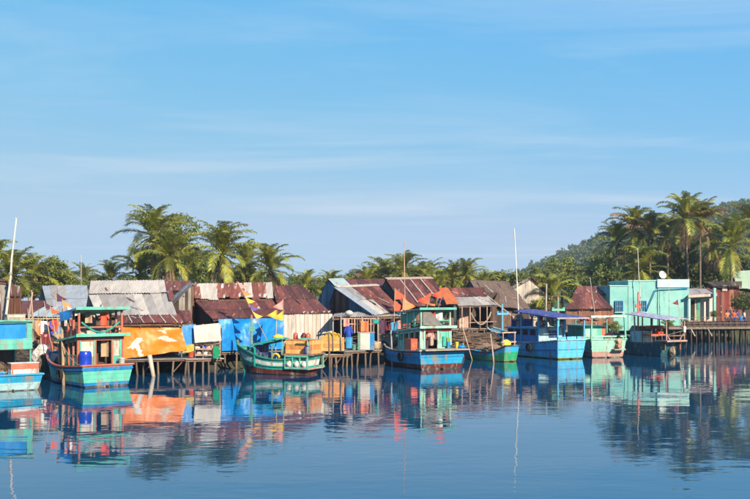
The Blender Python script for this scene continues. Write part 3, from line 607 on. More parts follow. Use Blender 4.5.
for k, (px, py, m, nm) in enumerate(((197.5, 347.6, M_plwhite, 'sack'), (204, 347.8, M_plblue, 'sack'), (209, 348, M_wpink, 'sack'), (199, 353.8, M_wpale, 'sack'), (206, 354, M_plwhite, 'sack'), (210, 353.8, M_netbrown, 'sack'))):
    q = P(px, py, 55.2); mb = MB(); mb.blob(q, (.2, .2, .17), k, 9, 6, .35)
    tag(mb.build('sack', m, None, True), ['white sack on the left of the upper shelf', 'blue bag in the middle of the upper shelf', 'pinkish bundle on the right of the upper shelf', 'tan sack on the left of the lower shelf', 'white sack in the middle of the lower shelf', 'brown net bundle on the right of the lower shelf'][k], 'sack', 'bundles on the shack shelves')

# ------------------------------------------------------------------ flaking striped roof with blue tarpaulin
h = thing('stilt_house', 'stilt house with flaking rust-and-white roof and blue tarpaulin front', 'house', hbase(240, 61, .95))
A, B, AM, BM, C, D = P(193, 284, 64.5), P(272, 282.5, 67), P(195, 300, 62), P(273.5, 299.5, 64.5), P(282, 317.5, 60.8), P(213, 319.5, 58.6)
fl = [M_rustmix, M_zincpale, M_zincpale, M_rustmix, M_rustmix, M_rust2, M_rustmix, M_zincpale, M_rust, M_rustmix, M_zincpale]
roof(h, (A, B, BM, AM), 11, 1, None or [M_rustmix], seed=14, name='upper_roof', pick=lambda i, j: fl[i % 11], ragged=.9)
roof(h, (AM+V(0, .0, -.12), BM+V(0, 0, -.12), C, D), 8, 2, [M_rust, M_rust, M_rust2], seed=15, name='lower_roof')
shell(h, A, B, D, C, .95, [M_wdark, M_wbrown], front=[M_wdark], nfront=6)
tarp(h, (P(218.5, 319, 58.4), P(284, 318, 60.7), P(284, 349, 60.8), P(219.5, 351, 58.3)), M_tarpblue, 'blue_tarpaulin', .13, 2.6, 90, 40, 11, 0, .25)
deck(h, P(219, 300, 58.4)[:2], P(285, 300, 60.8)[:2], 5, 1.12, 5, 5, rows=3)

# ------------------------------------------------------------------ rusty roof with pale plank wall
h = thing('stilt_house', 'stilt house with dark rusty roof and pale upright board wall', 'house', hbase(307, 65, .95))
A, B, C, D = P(271, 286.5, 70), P(302, 285.5, 71), P(332, 313.5, 63.2), P(280, 314.5, 62)
roof(h, (A, B, C, D), 7, 2, [M_rust, M_rust, M_rust2], seed=16)
shell(h, A, B, D, C, .95, [M_wdark, M_wbrown])
wall(h, P(283.5, 300, 62.2), P(332.5, 300, 63.2), 1.0, [(0, P(0, 314.3, 62.2).z), (1, P(0, 313.8, 63.2).z)], 12, [M_zincpale, wood('silver', (.55, .50, .46), .15)], 'sheet', rag=.05)
deck(h, P(284, 300, 61.5)[:2], P(346, 300, 62.6)[:2], 3.5, 1.03, 6, 5)
q = (D, C); [MB().tube([lerp(D, C, u)+V(0, -.1, .1), lerp(D, C, u)+V(.1, .5, .18)], [.06, .055], 7).build('roof_weight', M_wpale, h, True) for u in (.44, .6, .83, .93)]

# ------------------------------------------------------------------ pale green gable pair
h = thing('stilt_house', 'house with two shaded gables, pale zinc edge and patched rusty roof', 'house', hbase(350, 68, .95))
wall(h, P(318, 300, 78), P(338, 300, 70.5), .9, [(0, P(0, 302.5, 78).z), (.527, P(0, 280, 74).z), (1, P(0, 292, 70.5).z)], 9, [M_wblue, M_wblue, M_wgrey], name='rear_gable_wall')
roof(h, (P(328, 278.8, 73.8), P(343, 278.2, 77.5), P(356, 291, 74.5), P(340.5, 292.5, 70.2)), 3, 1, [M_zincgreen], seed=18, name='rear_roof')
roof(h, (P(343, 278.2, 77.5), P(328, 278.8, 73.8), P(317, 303, 78.2), P(330, 301, 82)), 3, 1, [M_rust, M_wbrown], seed=19, name='rear_left_roof')
roof(h, (P(340, 279.8, 82), P(384, 279, 84), P(388, 290, 79), P(345, 290, 78)), 6, 1, [M_rust, M_rust2], seed=20, name='rear_rusty_roof')
wall(h, P(330, 300, 70), P(373.5, 300, 63.2), .9, [(0, P(0, 304, 70).z), (.13, P(0, 288.5, 69).z), (.30, P(0, 292, 68).z), (1, P(0, 315, 63.2).z)], 13, None, name='front_gable_wall', pick=lambda i: (M_rust2 if i % 2 else M_wred) if i < 6 else M_wblue)
rq = (P(335, 287.5, 68.9), P(378, 285.5, 71), P(402, 310.5, 65.8), P(375, 315.5, 62.8))
def pk(i, j):
    if i == 0: return M_zincblue
    if j == 1 and i in (1, 2): return M_zincpale
    if j == 0 and i == 1: return M_zinc
    return M_rust if (i+j) % 3 else M_rust2
roof(h, rq, 6, 2, [M_rust], seed=21, name='front_roof', pick=pk)
roof(h, (rq[1], rq[0], P(329, 304, 70), P(352, 303, 74)), 4, 1, [M_rust], seed=22, name='front_left_roof')
MB().beam(P(336, 286.5, 68.8), P(378, 284.8, 71), .45, .05, (0, -.3, 1)).build('ridge_cap', M_zincpale, h)
MB().beam(P(335.5, 287.5, 68.8), P(373.5, 314, 62.9), .28, .05, (0, 0, 1)).build('barge_board', M_zincblue, h)
wall(h, P(345, 300, 72), P(398, 300, 72.6), .9, [(0, 4.6), (1, 4.4)], 8, [M_wbrown, M_wdark])
roof(h, (P(334, 314, 63.4), P(402, 309, 67.5), P(406, 316.5, 64), P(331, 318, 60.7)), 9, 1, [M_wpale, M_wgrey, M_zincpale], seed=23, name='porch_roof', ragged=.4)
wall(h, P(333, 300, 64.2), P(379, 300, 65.4), 1.05, [(0, 3.1), (1, 3.3)], 10, [M_wdark, M_wbrown, M_wdark], name='porch_back_wall')
deck(h, P(345, 300, 60.3)[:2], P(383, 300, 62.3)[:2], 4.2, 1.08, 6, 5, rows=3)
for px, Y in ((333, 61), (341, 61), (362, 61.6), (378, 62.3), (382, 64.5)): q = P(px, 317, Y); poles(h, [(V(q.x, q.y, 1.0), V(q.x, q.y, q.z))], M_wgrey, r=.055)
for py in (318.5, 324): MB().beam(P(340, py, 61.2), P(379, py, 62.5), .05, .06).build('rail', M_wpink, h)
for i in range(9): px = 352+i*2.7; MB().beam(P(px, 319, 61.6), P(px, 332+(i % 3), 61.6), .09, .03, (0, 1, 0)).build('slat', [M_wred, M_wpink, M_wbrown][i % 3], h)
mb = MB(); mb.blob(P(349, 313.2, 61.6), (.30, .26, .19), 4, 12, 8, .25); tag(mb.build('bundle', M_tarpwhite, None, True), 'white rounded bundle lying on the porch roof', 'bundle')

# ------------------------------------------------------------------ rusty roof behind the flags, orange sheet
h = thing('house', 'house with long rusty roof behind the red flags', 'house', hbase(415, 74))
A, B, C, D = P(386, 279.5, 79), P(432, 278.5, 82), P(455, 305.5, 74.5), P(404, 307, 71)
pale = material('rust_pale_strip', (.48, .36, .30), (.35, .22, .17), rough=.7, stretch=VS)
roof(h, (A, B, C, D), 8, 2, [M_rust, M_rust2, M_rust], seed=25); shell(h, A, B, D, C, .9, [M_wdark, M_wbrown], front=[M_wdark, M_wbrown], nfront=9)
MB().beam(A+V(0, -.15, .08), B+V(0, -.15, .08), .5, .05, (0, -.4, 1)).build('ridge_cap', pale, h)
for u in (.28, .5, .72): MB().beam(quadpt((A, B, C, D), u, .05)+V(0, 0, .11), quadpt((A, B, C, D), u+.02, .9)+V(0, 0, .11), .12, .03).build('batten', pale, h)
q = (P(438, 289, 74.6), P(447, 289, 75), P(459, 305, 73.6), P(446, 306, 73)); tarp(h, q, [material('tarp_rust_orange', (.36, .10, .025), (.26, .065, .018), rough=.7)], 'orange_sheet', .03, 2, 16, 16, 4, lift=.15)

# ------------------------------------------------------------------ porch house on brushwood
h = thing('stilt_house', 'stilt house with open dark porch and pale drooping awning', 'house', hbase(473, 76, .9))
A, B, C, D = P(446, 288.5, 78), P(484, 287.5, 81), P(488, 296.3, 79), P(448, 297, 76)
roof(h, (A, B, C, D), 8, 1, [M_rust2, M_rust], seed=26, name='upper_roof')
E = (D+V(0, 0, -.05), C+V(0, 0, -.05), P(498, 305, 76.5), P(459, 306.5, 73))
roof(h, E, 5, 1, [M_zincpale, M_zinc], seed=27, name='awning', sag=.12)
zp = 2.15
wall(h, P(459, 300, 76), P(469, 300, 76.3), zp, [(0, 4.0), (1, 4.0)], 4, [M_wpale, M_wpink]); wall(h, P(459, 300, 80.5), P(499, 300, 82), zp, [(0, 5.2), (1, 5.2)], 7, [M_wdark])
wall(h, P(459, 300, 76), P(458, 300, 80.5), zp, [(0, 4.0), (1, 5.2)], 4, [M_wdark]); wall(h, P(492, 300, 77.8), P(498, 300, 82), zp, [(0, 4.1), (1, 5.2)], 4, [M_wbrown])
for px, Y in ((462, 73.4), (470, 74), (480, 74.9), (487, 75.5)): q = P(px, 306, Y); poles(h, [(V(q.x, q.y, zp-.1), V(q.x, q.y, q.z-.05))], M_wpink, r=.05)
deck(h, P(452, 300, 73.2)[:2], P(488, 300, 75.6)[:2], 6, zp, 7, 5, rows=3)
MB().beam(P(459, 323, 73.3), P(496, 321.5, 76.2), .05, .06).build('rail', M_wpink, h)
mb = MB(); mb.tube([lerp(P(471, 313, 74.1), P(491, 312, 76), u)-V(0, 0, 1.0*math.sin(math.pi*u)**.8) for u in [i/12 for i in range(13)]], .07, 6)
tag(mb.build('hammock', M_rope, None, True), 'rope hammock slung across the dark porch', 'hammock')
# brushwood pile below
M_br2 = material('brushwood_pale', (.36, .24, .16), (.22, .14, .09), rough=.95, rnd=.4)
for k, (m, lb) in enumerate(((M_brush, 'dark brushwood heap under the porch house'),)):
    mb = MB(); rg = random.Random(5)
    for i in range(900):
        px = rg.uniform(451, 497); Y = 70.5+(px-451)/46*3+rg.uniform(0, 3.0); ht = (.9+.9*mnoise.noise(V(px*.12, 0, 0)))*min(1, (px-448)/6)+.5; z = rg.uniform(-.15, max(.2, min(1.95, ht*1.2)))*(.4+.6*min(1, (Y-69.5)/2.5))
        q = P(px, 300, Y); a = rg.uniform(-.5, .5); L_ = rg.uniform(.3, .9); b_ = rg.uniform(-.45, .5)
        mb.tube([V(q.x-L_*math.cos(a), Y-L_*.4*math.sin(a), z-L_*b_*.5), V(q.x+L_*math.cos(a), Y+L_*.4*math.sin(a), z+L_*b_*.5)], rg.uniform(.015, .04), 3, mi=int(rg.random() < .35), cap=False)
    mb.blob(V(P(474, 300, 74).x, 74, .2), (2.0, 2.0, 1.15), 3, 14, 8, .4)
    tag(mb.build('brushwood_pile', [M_brush, M_br2]), lb, 'brushwood', kind='stuff')

# ------------------------------------------------------------------ thatched house, wooden gable, red roof
h = thing('house', 'house with brown thatched roof behind the blue cross mast', 'house', hbase(500, 83))
A, B, C, D = P(470, 280, 88), P(508, 281.5, 90), P(531, 310, 81.5), P(486, 306, 80)
roof(h, (A, B, C, D), 6, 3, [M_thatch], seed=30, sname='thatch_panel', ragged=.5, sag=.08); shell(h, A, B, D, C, .9, [M_wdark, M_wbrown], front=[M_wdark, M_wbrown], nfront=8)
MB().beam(P(484, 293, 79.4), P(521, 323, 78.5), .09).build('slanting_pole', M_wpale, h); MB().beam(P(480, 288, 80.5), P(495, 304, 79), .3, .06).build('barge_board', M_rust, h)
h = thing('house', 'grey weathered board house with a pointed gable behind the tall white mast', 'house', hbase(531, 93))
z93 = lambda py: P(0, py, 93).z
wall(h, P(513, 300, 92.5), P(549, 300, 93.5), .8, [(0, z93(286.5)), (.48, z93(278)), (1, z93(293))], 12, [M_wgrey, M_wgrey, M_wpale])
ap, le, ri = P(530.5, 277, 92.6), P(511.5, 287.5, 92), P(551, 294.5, 93.2); bk = V(1.0, 7, 0)
roof(h, (ap+bk, ap, le, le+bk), 4, 1, [M_zincpale, M_zinc], seed=31, name='left_roof'); roof(h, (ap, ap+bk, ri+bk, ri), 4, 1, [M_wbrown, M_rust], seed=32, name='right_roof')
h = thing('house', 'house with red rusty roof left of the turquoise house', 'house', hbase(590, 94))
A, B, C, D = P(574, 294, 95), P(599, 293.5, 96.5), P(614, 309, 90.5), P(565, 309.5, 89)
roof(h, (A, B, C, D), 7, 1, [M_rust2, M_rust2, M_rust], seed=33); shell(h, A, B, D, C, .9, [M_wbrown], front=[M_wbrown, M_wred], nfront=8)
roof(h, (P(578, 286, 102), P(598, 286.5, 103), P(606, 294, 99), P(573, 294, 98)), 5, 1, [M_rust2], seed=34, name='rear_roof')

# ------------------------------------------------------------------ turquoise rendered house with porch
h = thing('house', 'flat-roofed turquoise rendered house beside the pier', 'house', hbase(650, 100, 1.6))
def block(root, name, pxa, pxb, pyt, Y, depth, zb, mat, pyb=None):
    a, b_ = P(pxa, pyt, Y), P(pxb, pyt, Y); zt = a.z; zz = P(0, pyb, Y).z if pyb else zb
    mb = MB(); mb.hexa([V(a.x, Y, zz), V(b_.x, Y, zz), V(b_.x, Y+depth, zz), V(a.x, Y+depth, zz), V(a.x, Y, zt), V(b_.x, Y, zt), V(b_.x, Y+depth, zt), V(a.x, Y+depth, zt)]); return mb.build(name, mat, root)
block(h, 'wall', 610, 628.2, 286, 97.3, 8, 1.2, M_wallcyan); block(h, 'wall', 628.2, 658, 281, 97.25, 8, 1.2, M_wallcyan); block(h, 'wall', 658, 689, 287.4, 97.15, 8, 1.2, M_wallcyan)
block(h, 'parapet', 657.5, 689.4, 279.3, 97.0, 8.2, 0, M_wallpale, 287.4); block(h, 'coping', 609.5, 628.0, 285.2, 97.2, 8.2, 0, M_wallpale, 286); block(h, 'coping', 627.8, 657.6, 280.2, 97.15, 8.2, 0, M_wallpale, 281)  # paler parapet colour carries the sunlight falling on that band
for px in (619, 642.5):
    a = P(px-3.6, 301, 97.2); b_ = P(px+3.6, 311.5, 97.2); wz = (a.z+b_.z)/2; cx = (a.x+b_.x)/2; ww, hh = b_.x-a.x, a.z-b_.z
    mb = MB()
    for s in (-1, 1): mb.box((cx+s*ww/2, 97.16, wz), (.09, .16, hh+.09)); mb.box((cx, 97.16, wz+s*hh/2), (ww-.09, .15, .09))
    wo = mb.build('window', PT['blue'], h); MB().box((cx, 97.2, wz), (ww-.1, .03, hh-.1)).build('pane', M_glass, wo)
    for k in range(3): MB().box((cx-ww/4+k*ww/4, 97.14, wz), (.04, .04, hh-.1)).build('window_bar', PT['sky'], wo)
    MB().box((cx, 97.14, wz), (ww-.1, .035, .04)).build('window_bar', PT['sky'], wo); MB().box((cx, 97.08, wz-hh/2-.09), (ww+.25, .26, .07)).build('sill', M_wallpale, h)
MB().tube([P(645.5, 313, 97.05), P(655.5, 290, 97.02), P(688, 288.6, 97.02)], .06, 6).build('painted_shadow_line', PT['blue'], h, True)  # blue tube draws the shadow line across the wall and under the parapet
block(h, 'porch_wall', 689.5, 714, 297, 98.8, 6, 1.4, material('render_pinkwhite', (.62, .50, .44), (.54, .43, .38), rough=.85, rnd=.02))
mb = MB(); block(h, 'porch_column', 713.8, 716.2, 288, 97.2, .35, 1.4, M_wallcyan); block(h, 'porch_column', 688.5, 690.5, 296, 96.6, .3, 1.4, M_wallpale)
roof(h, (P(688, 288.8, 101), P(707, 289, 102), P(716.5, 294.2, 98.2), P(688, 296, 96.4)), 5, 1, [material('roof_tile_grey', (.34, .29, .28), (.27, .22, .21), rough=.8, rnd=.1)], seed=40, name='porch_roof')
MB().beam(P(688, 296.4, 96.3), P(716.5, 294.8, 98), .14, .28).build('fascia', M_wpale, h); MB().beam(P(707, 288.6, 102), P(716.8, 293.8, 98.1), .15, .2).build('barge_board', PT['salmon'], h)
def panel(root, name, a, b_, c, d, Y, mat, t_=.06): return MB().slab([P(a, c, Y), P(b_, c, Y), P(b_, d, Y), P(a, d, Y)], t_).build(name, mat, root)
dr = panel(h, 'door', 696.3, 700, 299.5, 320, 98.7, PT['green']); panel(dr, 'door_panel', 696.9, 699.4, 301, 309, 98.62, PT['teal']); panel(h, 'doorway', 690.5, 694.5, 300, 320, 98.7, M_black); panel(h, 'doorway', 707, 709.2, 300, 319, 98.7, M_glass); panel(h, 'door_frame', 694.6, 696.2, 298.5, 320, 98.65, M_wpale)  # black doorway slab paints the shade inside an opening
d = thing('satellite_dish', 'white satellite dish on the turquoise roof', 'satellite dish', P(662, 279.6, 99.5))
c = P(662, 275.2, 99.2); mb = MB(); ax = V(.3, -1, .35).normalized(); u_ = ax.orthogonal().normalized(); v_ = ax.cross(u_)
mb.grid(lambda u, v: c+(u_*math.cos(6.2832*u)+v_*math.sin(6.2832*u))*.45*v+ax*.16*v*v, 20, 5); mb.build('dish', PT['white'], d, True)
MB().tube([P(662, 279.8, 99.6), c], .035, 6).build('mount', M_wgrey, d); MB().tube([c+u_*-.4+ax*.1, c+ax*.5], .018, 5).build('feed_arm', M_wgrey, d)

h = thing('house', 'dark red board house behind the pier railing', 'house', hbase(727, 106, 1.4))
wall(h, P(716.5, 300, 104), P(739, 300, 104), 1.4, [(0, P(0, 286.5, 104).z), (1, P(0, 286.5, 104).z)], 9, [wood('oxblood', (.20, .035, .03), .3), M_wred], seed=41)
panel(h, 'window', 722, 727, 285.5, 291, 103.85, M_wpale); roof(h, (P(706, 282, 110), P(742, 281.5, 110), P(742, 286.5, 103.3), P(714, 286.5, 103.3)), 6, 1, [M_wdark, M_wbrown], seed=42)
wall(h, P(716.5, 300, 104), P(716, 300, 110), 1.4, [(0, 6), (1, 6.5)], 5, M_wred); wall(h, P(739, 300, 104), P(739, 300, 110), 1.4, [(0, 6), (1, 6.5)], 5, M_wred)
h = thing('house', 'house with pale green sloping roof at the right edge', 'house', hbase(752, 112, 1.2))
A, B, C, D = P(733, 271, 117), P(775, 270, 117), P(783, 291, 109), P(736.5, 288.5, 109)
roof(h, (A, B, C, D), 8, 1, [material('sheet_palegreen', (.42, .55, .40), (.36, .48, .36), rough=.6, rnd=.06)], seed=43); shell(h, A, B, D, C, 1.2, [M_wbrown], front=[M_wdark, M_wbrown])

# ------------------------------------------------------------------ right pier
h = thing('pier', 'grey railed pier on dark stilts running to the right edge', 'pier', hbase(700, 94, 0))
ZP = 1.75
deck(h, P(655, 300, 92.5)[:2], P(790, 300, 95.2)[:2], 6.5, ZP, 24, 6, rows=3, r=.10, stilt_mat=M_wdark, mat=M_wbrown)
a, b_ = P(682, 300, 92.6), P(790, 300, 95.1)
for i in range(19):
    q = lerp(a, b_, i/18); MB().tube([V(q.x, q.y, ZP-.05), V(q.x, q.y, ZP+.95)], .035, 6).build('railing_post', M_wbrown, h)
for z in (.35, .65, .95): MB().beam(V(a.x, a.y, ZP+z), V(b_.x, b_.y, ZP+z), .045).build('railing_bar', M_wbrown, h)
MB().beam(V(a.x-1.4, a.y-.1, ZP-.14), V(b_.x, b_.y-.1, ZP-.14), .08, .24).build('edge_beam', wood('palebeam', (.22, .17, .125), .1), h)
MB().slab([V(a.x, a.y+.3, ZP+.55), V(b_.x, b_.y+.3, ZP+.55), V(b_.x, b_.y+.3, ZP+.08), V(a.x, a.y+.3, ZP+.08)], .04).build('kick_board', M_wdark, h)
for px in (691, 708): q = P(px, 300, 92.4); MB().beam(V(q.x, q.y, ZP-.2), V(q.x+.4, q.y-.05, ZP-.95), .09).build('strut', M_wpale, h)
# ------------------------------------------------------------------ boats (local frame: +Y to the bow, origin at the transom on the waterline)
def boat(label, px, py, head, L, B, fs, fm, fb, bands, wt=.82, gun='dkred', rake=.9, deckmat=None, flat_stern=True, name='fishing_boat', rub=None):
    o = G(px, py); root = thing(name, label, 'boat', V(o.x, o.y, 0), R(head), 'fishing boats moored along the village', local=True)
    def wid(t_):
        if t_ < .4: return B/2*(wt+(1-wt)*math.sin(math.pi/2*t_/.4))
        x = (t_-.4)/.6; return B/2*max(0, 1-x**2.3)**.85
    def gz(t_): return fs+(fm-fs)*math.sin(math.pi/2*min(1, t_/.4)) if t_ < .4 else fm+(fb-fm)*((t_-.4)/.6)**2
    zk = lambda t_: -.42*(1-t_**5)
    root['_'] = 0; del root['_']
    NS = 26; lev = [('k', 0)]+[('c', 0)]; mats = []; mnames = [b_[0] for b_ in bands]
    # rows: keel -> chine -> antifoul top -> band tops (fractions of the freeboard)
    bands = [('scum', .055)]+[b_ for b_ in bands if b_[1] > .07]; mnames = [b_[0] for b_ in bands]; fr = [b_[1] for b_ in bands]; vs = []; rows = 2+len(fr)
    def ring(t_):
        w_, g = wid(t_), gz(t_); k = zk(t_); out = [(0, k), (w_*.70, -.18*(1-t_**4))]
        for f in fr: z = .0+f*g; out.append((w_*(.86+.14*f**.8), z))
        return out
    mb = MB(); prof = [ring(i/NS) for i in range(NS+1)]
    def yy(t_, z, g): return t_*L+rake*(max(0, z)/max(.3, g))**1.2*t_**5-(.22*max(0, z)/max(.3, g))*(1-t_)**6
    for s in (-1, 1):
        n0 = len(mb.v)
        for i in range(NS+1):
            t_ = i/NS
            for x, z in prof[i]: mb.v.append((s*x, yy(t_, z, gz(t_)), z))
        for i in range(NS):
            for r in range(rows-1):
                a = n0+i*rows+r; q = (a, a+rows, a+rows+1, a+1); mb.f.append(q if s > 0 else q[::-1]); mb.m.append(max(0, r-1))
        if s < 0: nl = n0
        else: nr_ = n0
    for r in range(rows-1): mb.f.append((nl+r, nr_+r, nr_+r+1, nl+r+1)); mb.m.append(max(0, r-1))
    mb.build('hull', [PT[m] for m in mnames], root)
    # deck
    mb = MB(); nd_ = 20; dz = .30
    for i in range(nd_+1):
        t_ = i/nd_*.97; g = gz(t_); w_ = wid(t_)*.95-.02
        for s in (-1, 0, 1): mb.v.append((s*max(.01, w_), yy(t_, g-dz, g)+(.02 if i == 0 else 0), g-dz+(.04 if s == 0 else 0)))
    for i in range(nd_):
        for s in range(2): a = i*3+s; mb.f.append((a, a+1, a+4, a+3)); mb.m.append(0)
    mb.build('deck', deckmat or M_wpink, root)
    # gunwale cap and rub rail
    for s in (-1, 1):
        mb = MB(); pts = [V(s*(wid(i/NS)+.01), yy(i/NS, gz(i/NS), gz(i/NS)), gz(i/NS)+.02) for i in range(NS+1)]
        for i in range(NS): mb.beam(pts[i], pts[i+1], .13, .07)
        mb.build('gunwale', PT[gun], root)
        if rub:
            mb = MB(); f = rub[1]; pts = [V(s*(wid(i/NS)*(.86+.14*f**.8)+.02), yy(i/NS, f*gz(i/NS), gz(i/NS)), f*gz(i/NS)) for i in range(NS+1)]
            for i in range(NS): mb.beam(pts[i], pts[i+1], .06, .07)
            mb.build('rub_rail', PT[rub[0]], root)
    g0 = gz(0); MB().beam(V(-wid(0)-.05, -.22, g0+.03), V(wid(0)+.05, -.22, g0+.03), .14, .08).build('transom_cap', PT[gun], root)
    MB().beam(V(0, L-.05, -.1), V(0, L+rake+.05, fb+.28), .12, .16, (0, -1, .3)).build('stem_post', PT[mnames[-1]], root)
    mb = MB(); mb.slab([V(0, -.02, .10), V(0, -.4, .06), V(0, -.5, -.4), V(0, .05, -.4)], .05); mb.build('rudder', M_wbrown, root)
    root_info[root] = (gz, wid, L, B, yy); return root
root_info = {}
def bw(bo, x, y, z):
    return Matrix.Translation(bo.location) @ Matrix.Rotation(bo.rotation_euler.z, 4, 'Z') @ V(x, y, z)
def bx_(root, name, x0, x1, y0, y1, z0, z1, mat): return MB().box(((x0+x1)/2, (y0+y1)/2, (z0+z1)/2), (x1-x0, y1-y0, z1-z0)).build(name, PT[mat] if isinstance(mat, str) else mat, root)
def roofslab(root, name, hw, y0, y1, z0, z1, t_, mat, camber=.08, edge=None):
    mb = MB(); nu, nv = 8, 6
    top = lambda u, v: V(-hw+2*hw*u, lerp(y0, y1, v), lerp(z0, z1, v**1.0)+camber*(1-(2*u-1)**2))
    mb.grid(top, nu, nv); n1_ = len(mb.v); mb.grid(lambda u, v: top(1-u, v)-V(0, 0, t_), nu, nv)
    ringt = [i for i in range(nu+1)]+[(j+1)*(nu+1)-1 for j in range(1, nv+1)]+[nv*(nu+1)+i for i in range(nu-1, -1, -1)]+[j*(nu+1) for j in range(nv-1, 0, -1)]
    def bot(i): r, c = divmod(i, nu+1); return n1_+r*(nu+1)+(nu-c)
    for a, b_ in zip(ringt, ringt[1:]+ringt[:1]): mb.f.append((a, bot(a), bot(b_), b_)); mb.m.append(0)
    r = mb.build(name, PT[mat] if isinstance(mat, str) else mat, root)
    if edge: MB().box((0, y0-.02, z0-t_*.3), (2*hw+.06, .07, t_+.06)).build('eave_board', PT[edge], r)
    return r
def cabin(root, hw, y0, y1, z0, z1, z2, post, panel, trim, door=(-.35, .35), tilt=.10, ov=.22, upper=True, nside=4, rail='trim', redbeam=None, uy1=None, utilt=None, roof2=None, inner=None):
    tz = lambda z, y: z-tilt*(y-y0)
    for s in (-1, 1):
        for i in range(nside+1):
            y = lerp(y0, y1, i/nside); MB().beam(V(s*hw, y, z0-.3), V(s*hw, y, tz(z1, y)), .11).build('post', PT[post], root)
        for i in range(nside):
            a, b_ = lerp(y0, y1, i/nside)+.055, lerp(y0, y1, (i+1)/nside)-.055; zz = tz(z1, b_)
            MB().slab([V(s*hw, a, z0+.55), V(s*hw, b_, z0+.55), V(s*hw, b_, z0-.3), V(s*hw, a, z0-.3)], .04).build('side_panel', PT[panel], root)
            MB().slab([V(s*hw, a, tz(z1, a)-.02), V(s*hw, b_, zz-.02), V(s*hw, b_, zz-.28), V(s*hw, a, tz(z1, a)-.28)], .04).build('side_panel', PT[panel], root)
            MB().box((s*hw, (a+b_)/2, z0+.56), (.09, b_-a, .05)).build('window_sill', PT[trim], root)
    # stern wall with doorway
    for x0, x1 in ((-hw+.055, door[0]), (door[1], hw-.055)):
        if x1-x0 > .1:
            MB().box(((x0+x1)/2, y0+.02, (z0-.3+z1-.3)/2), (x1-x0, .04, z1-z0)).build('stern_panel', PT[panel], root)
            if x1-x0 > .45:
                MB().box(((x0+x1)/2, y0-.01, z0+1.0*(z1-z0)*.55), (x1-x0-.22, .03, (z1-z0)*.5)).build('shutter', PT['cream' if panel != 'mint' else 'seag'], root)
                for xx in (x0+.06, x1-.06): MB().box((xx, y0-.03, (z0+z1)/2-.05), (.07, .05, z1-z0-.1)).build('frame_board', PT[trim], root)
    for x in door: MB().beam(V(x, y0-.02, z0-.3), V(x, y0-.02, z1-.02), .09).build('door_post', PT[post], root)
    MB().box((0, y0-.03, z1-.16), (2*hw, .06, .24)).build('lintel', PT[redbeam or trim], root)
    MB().box((0, y1-.05, (z0+tz(z1, y1))/2-.15), (2*hw-.12, .05, tz(z1, y1)-z0+.25)).build('front_wall', PT[panel], root)
    MB().box((0, (y0+y1)/2+.3, z0+.3), (2*hw-.5, (y1-y0)*.5, .6)).build('engine_box', M_wdark, root)
    roofslab(root, 'cabin_roof', hw+ov, y0-ov-.15, y1+ov, tz(z1, y0-ov)+.02, tz(z1, y1+ov)+.02, .10, trim, .04, trim)
    if upper:
        uy1 = uy1 or y1-.3
        for s in (-1, 1):
            for i in range(4):
                y = lerp(y0, uy1, i/3); MB().beam(V(s*(hw-.05), y, tz(z1, y)+.1), V(s*(hw-.05), y, z2-tilt*(y-y0)), .10).build('upper_post', PT[post], root)
            for dz in (.22, .42): MB().beam(V(s*(hw-.05), y0, tz(z1, y0)+dz), V(s*(hw-.05), uy1, tz(z1, uy1)+dz), .05, .07).build('rail', PT[rail if rail != 'trim' else trim], root)
        MB().beam(V(-hw+.05, y0, z1+.42), V(hw-.05, y0, z1+.42), .05, .07).build('rail', PT[rail if rail != 'trim' else trim], root)
        roofslab(root, 'upper_roof', hw+ov, y0-ov-.1, uy1+ov, z2+.02+tilt*ov, z2-tilt*(uy1-y0)+.02, .09, roof2 or trim, .05, roof2 or trim)
def mast(root, x, y, z0, h, mat, cross=True, r=.06, tip=None, z1=None, lean=(0, 0), arm=.55):
    m = MB(); m.tube([V(x, y, z0), V(x+lean[0], y+lean[1], z0+h)], [r, r*.8], 8); o = m.build('mast', PT[mat] if isinstance(mat, str) else mat, root)
    if cross:
        zc_ = z0+h*.72; MB().beam(V(x-arm, y, zc_), V(x+arm, y, zc_), r*1.6, r*1.6).build('crossbar', PT[mat], o)
        for s in (-1, 1): MB().tube([V(x+s*arm*.85, y, zc_), V(x+s*arm*.85, y, zc_+.22)], [r*.8, r*1.1], 6).build('peg', PT[mat], o)
    if tip: MB().tube([V(x+lean[0], y+lean[1], z0+h-.02), V(x+lean[0], y+lean[1], z0+h+.22)], [r*1.0, r*.5], 6).build('mast_tip', PT[tip], o)
    return o
def stake_line(root, pts, mat=None, r=.02, name='rope'):
    return MB().tube(pts, r, 5).build(name, mat or M_rope, root)

# ---- boat A, left edge
bA = boat('pale blue boat with turquoise panel cabin cut by the left edge', 13, 391, 36, 7.0, 2.9, .78, .75, 1.5, [('pale', .1), ('pale', .52), ('cyan', 1.0)], gun='cyan', wt=.95)
zc0 = .8
z_ = lambda py, Y=46: P(0, py, Y).z
for s in (-1, 1):
    for y in (1.2, 4.2): MB().beam(V(s*1.15, y, .4), V(s*1.15, y, z_(322)), .08).build('post', PT['turq'], bA)
bx_(bA, 'stern_board', -1.35, 1.22, 1.08, 1.16, z_(349), z_(338.5), 'turq'); bx_(bA, 'top_beam', -1.35, 1.22, 1.06, 1.18, z_(323), z_(321), 'turq'); bx_(bA, 'end_board', .95, 1.22, 1.09, 1.15, z_(338.5), z_(323), 'turq')
tarp(bA, (V(-1.3, 1.2, z_(322.6)), V(.95, 1.2, z_(322.6)), V(.95, 1.2, z_(338.8)), V(-1.3, 1.2, z_(338.8))), M_tarpblue, 'blue_curtain', .03, 4, 24, 16, 8)
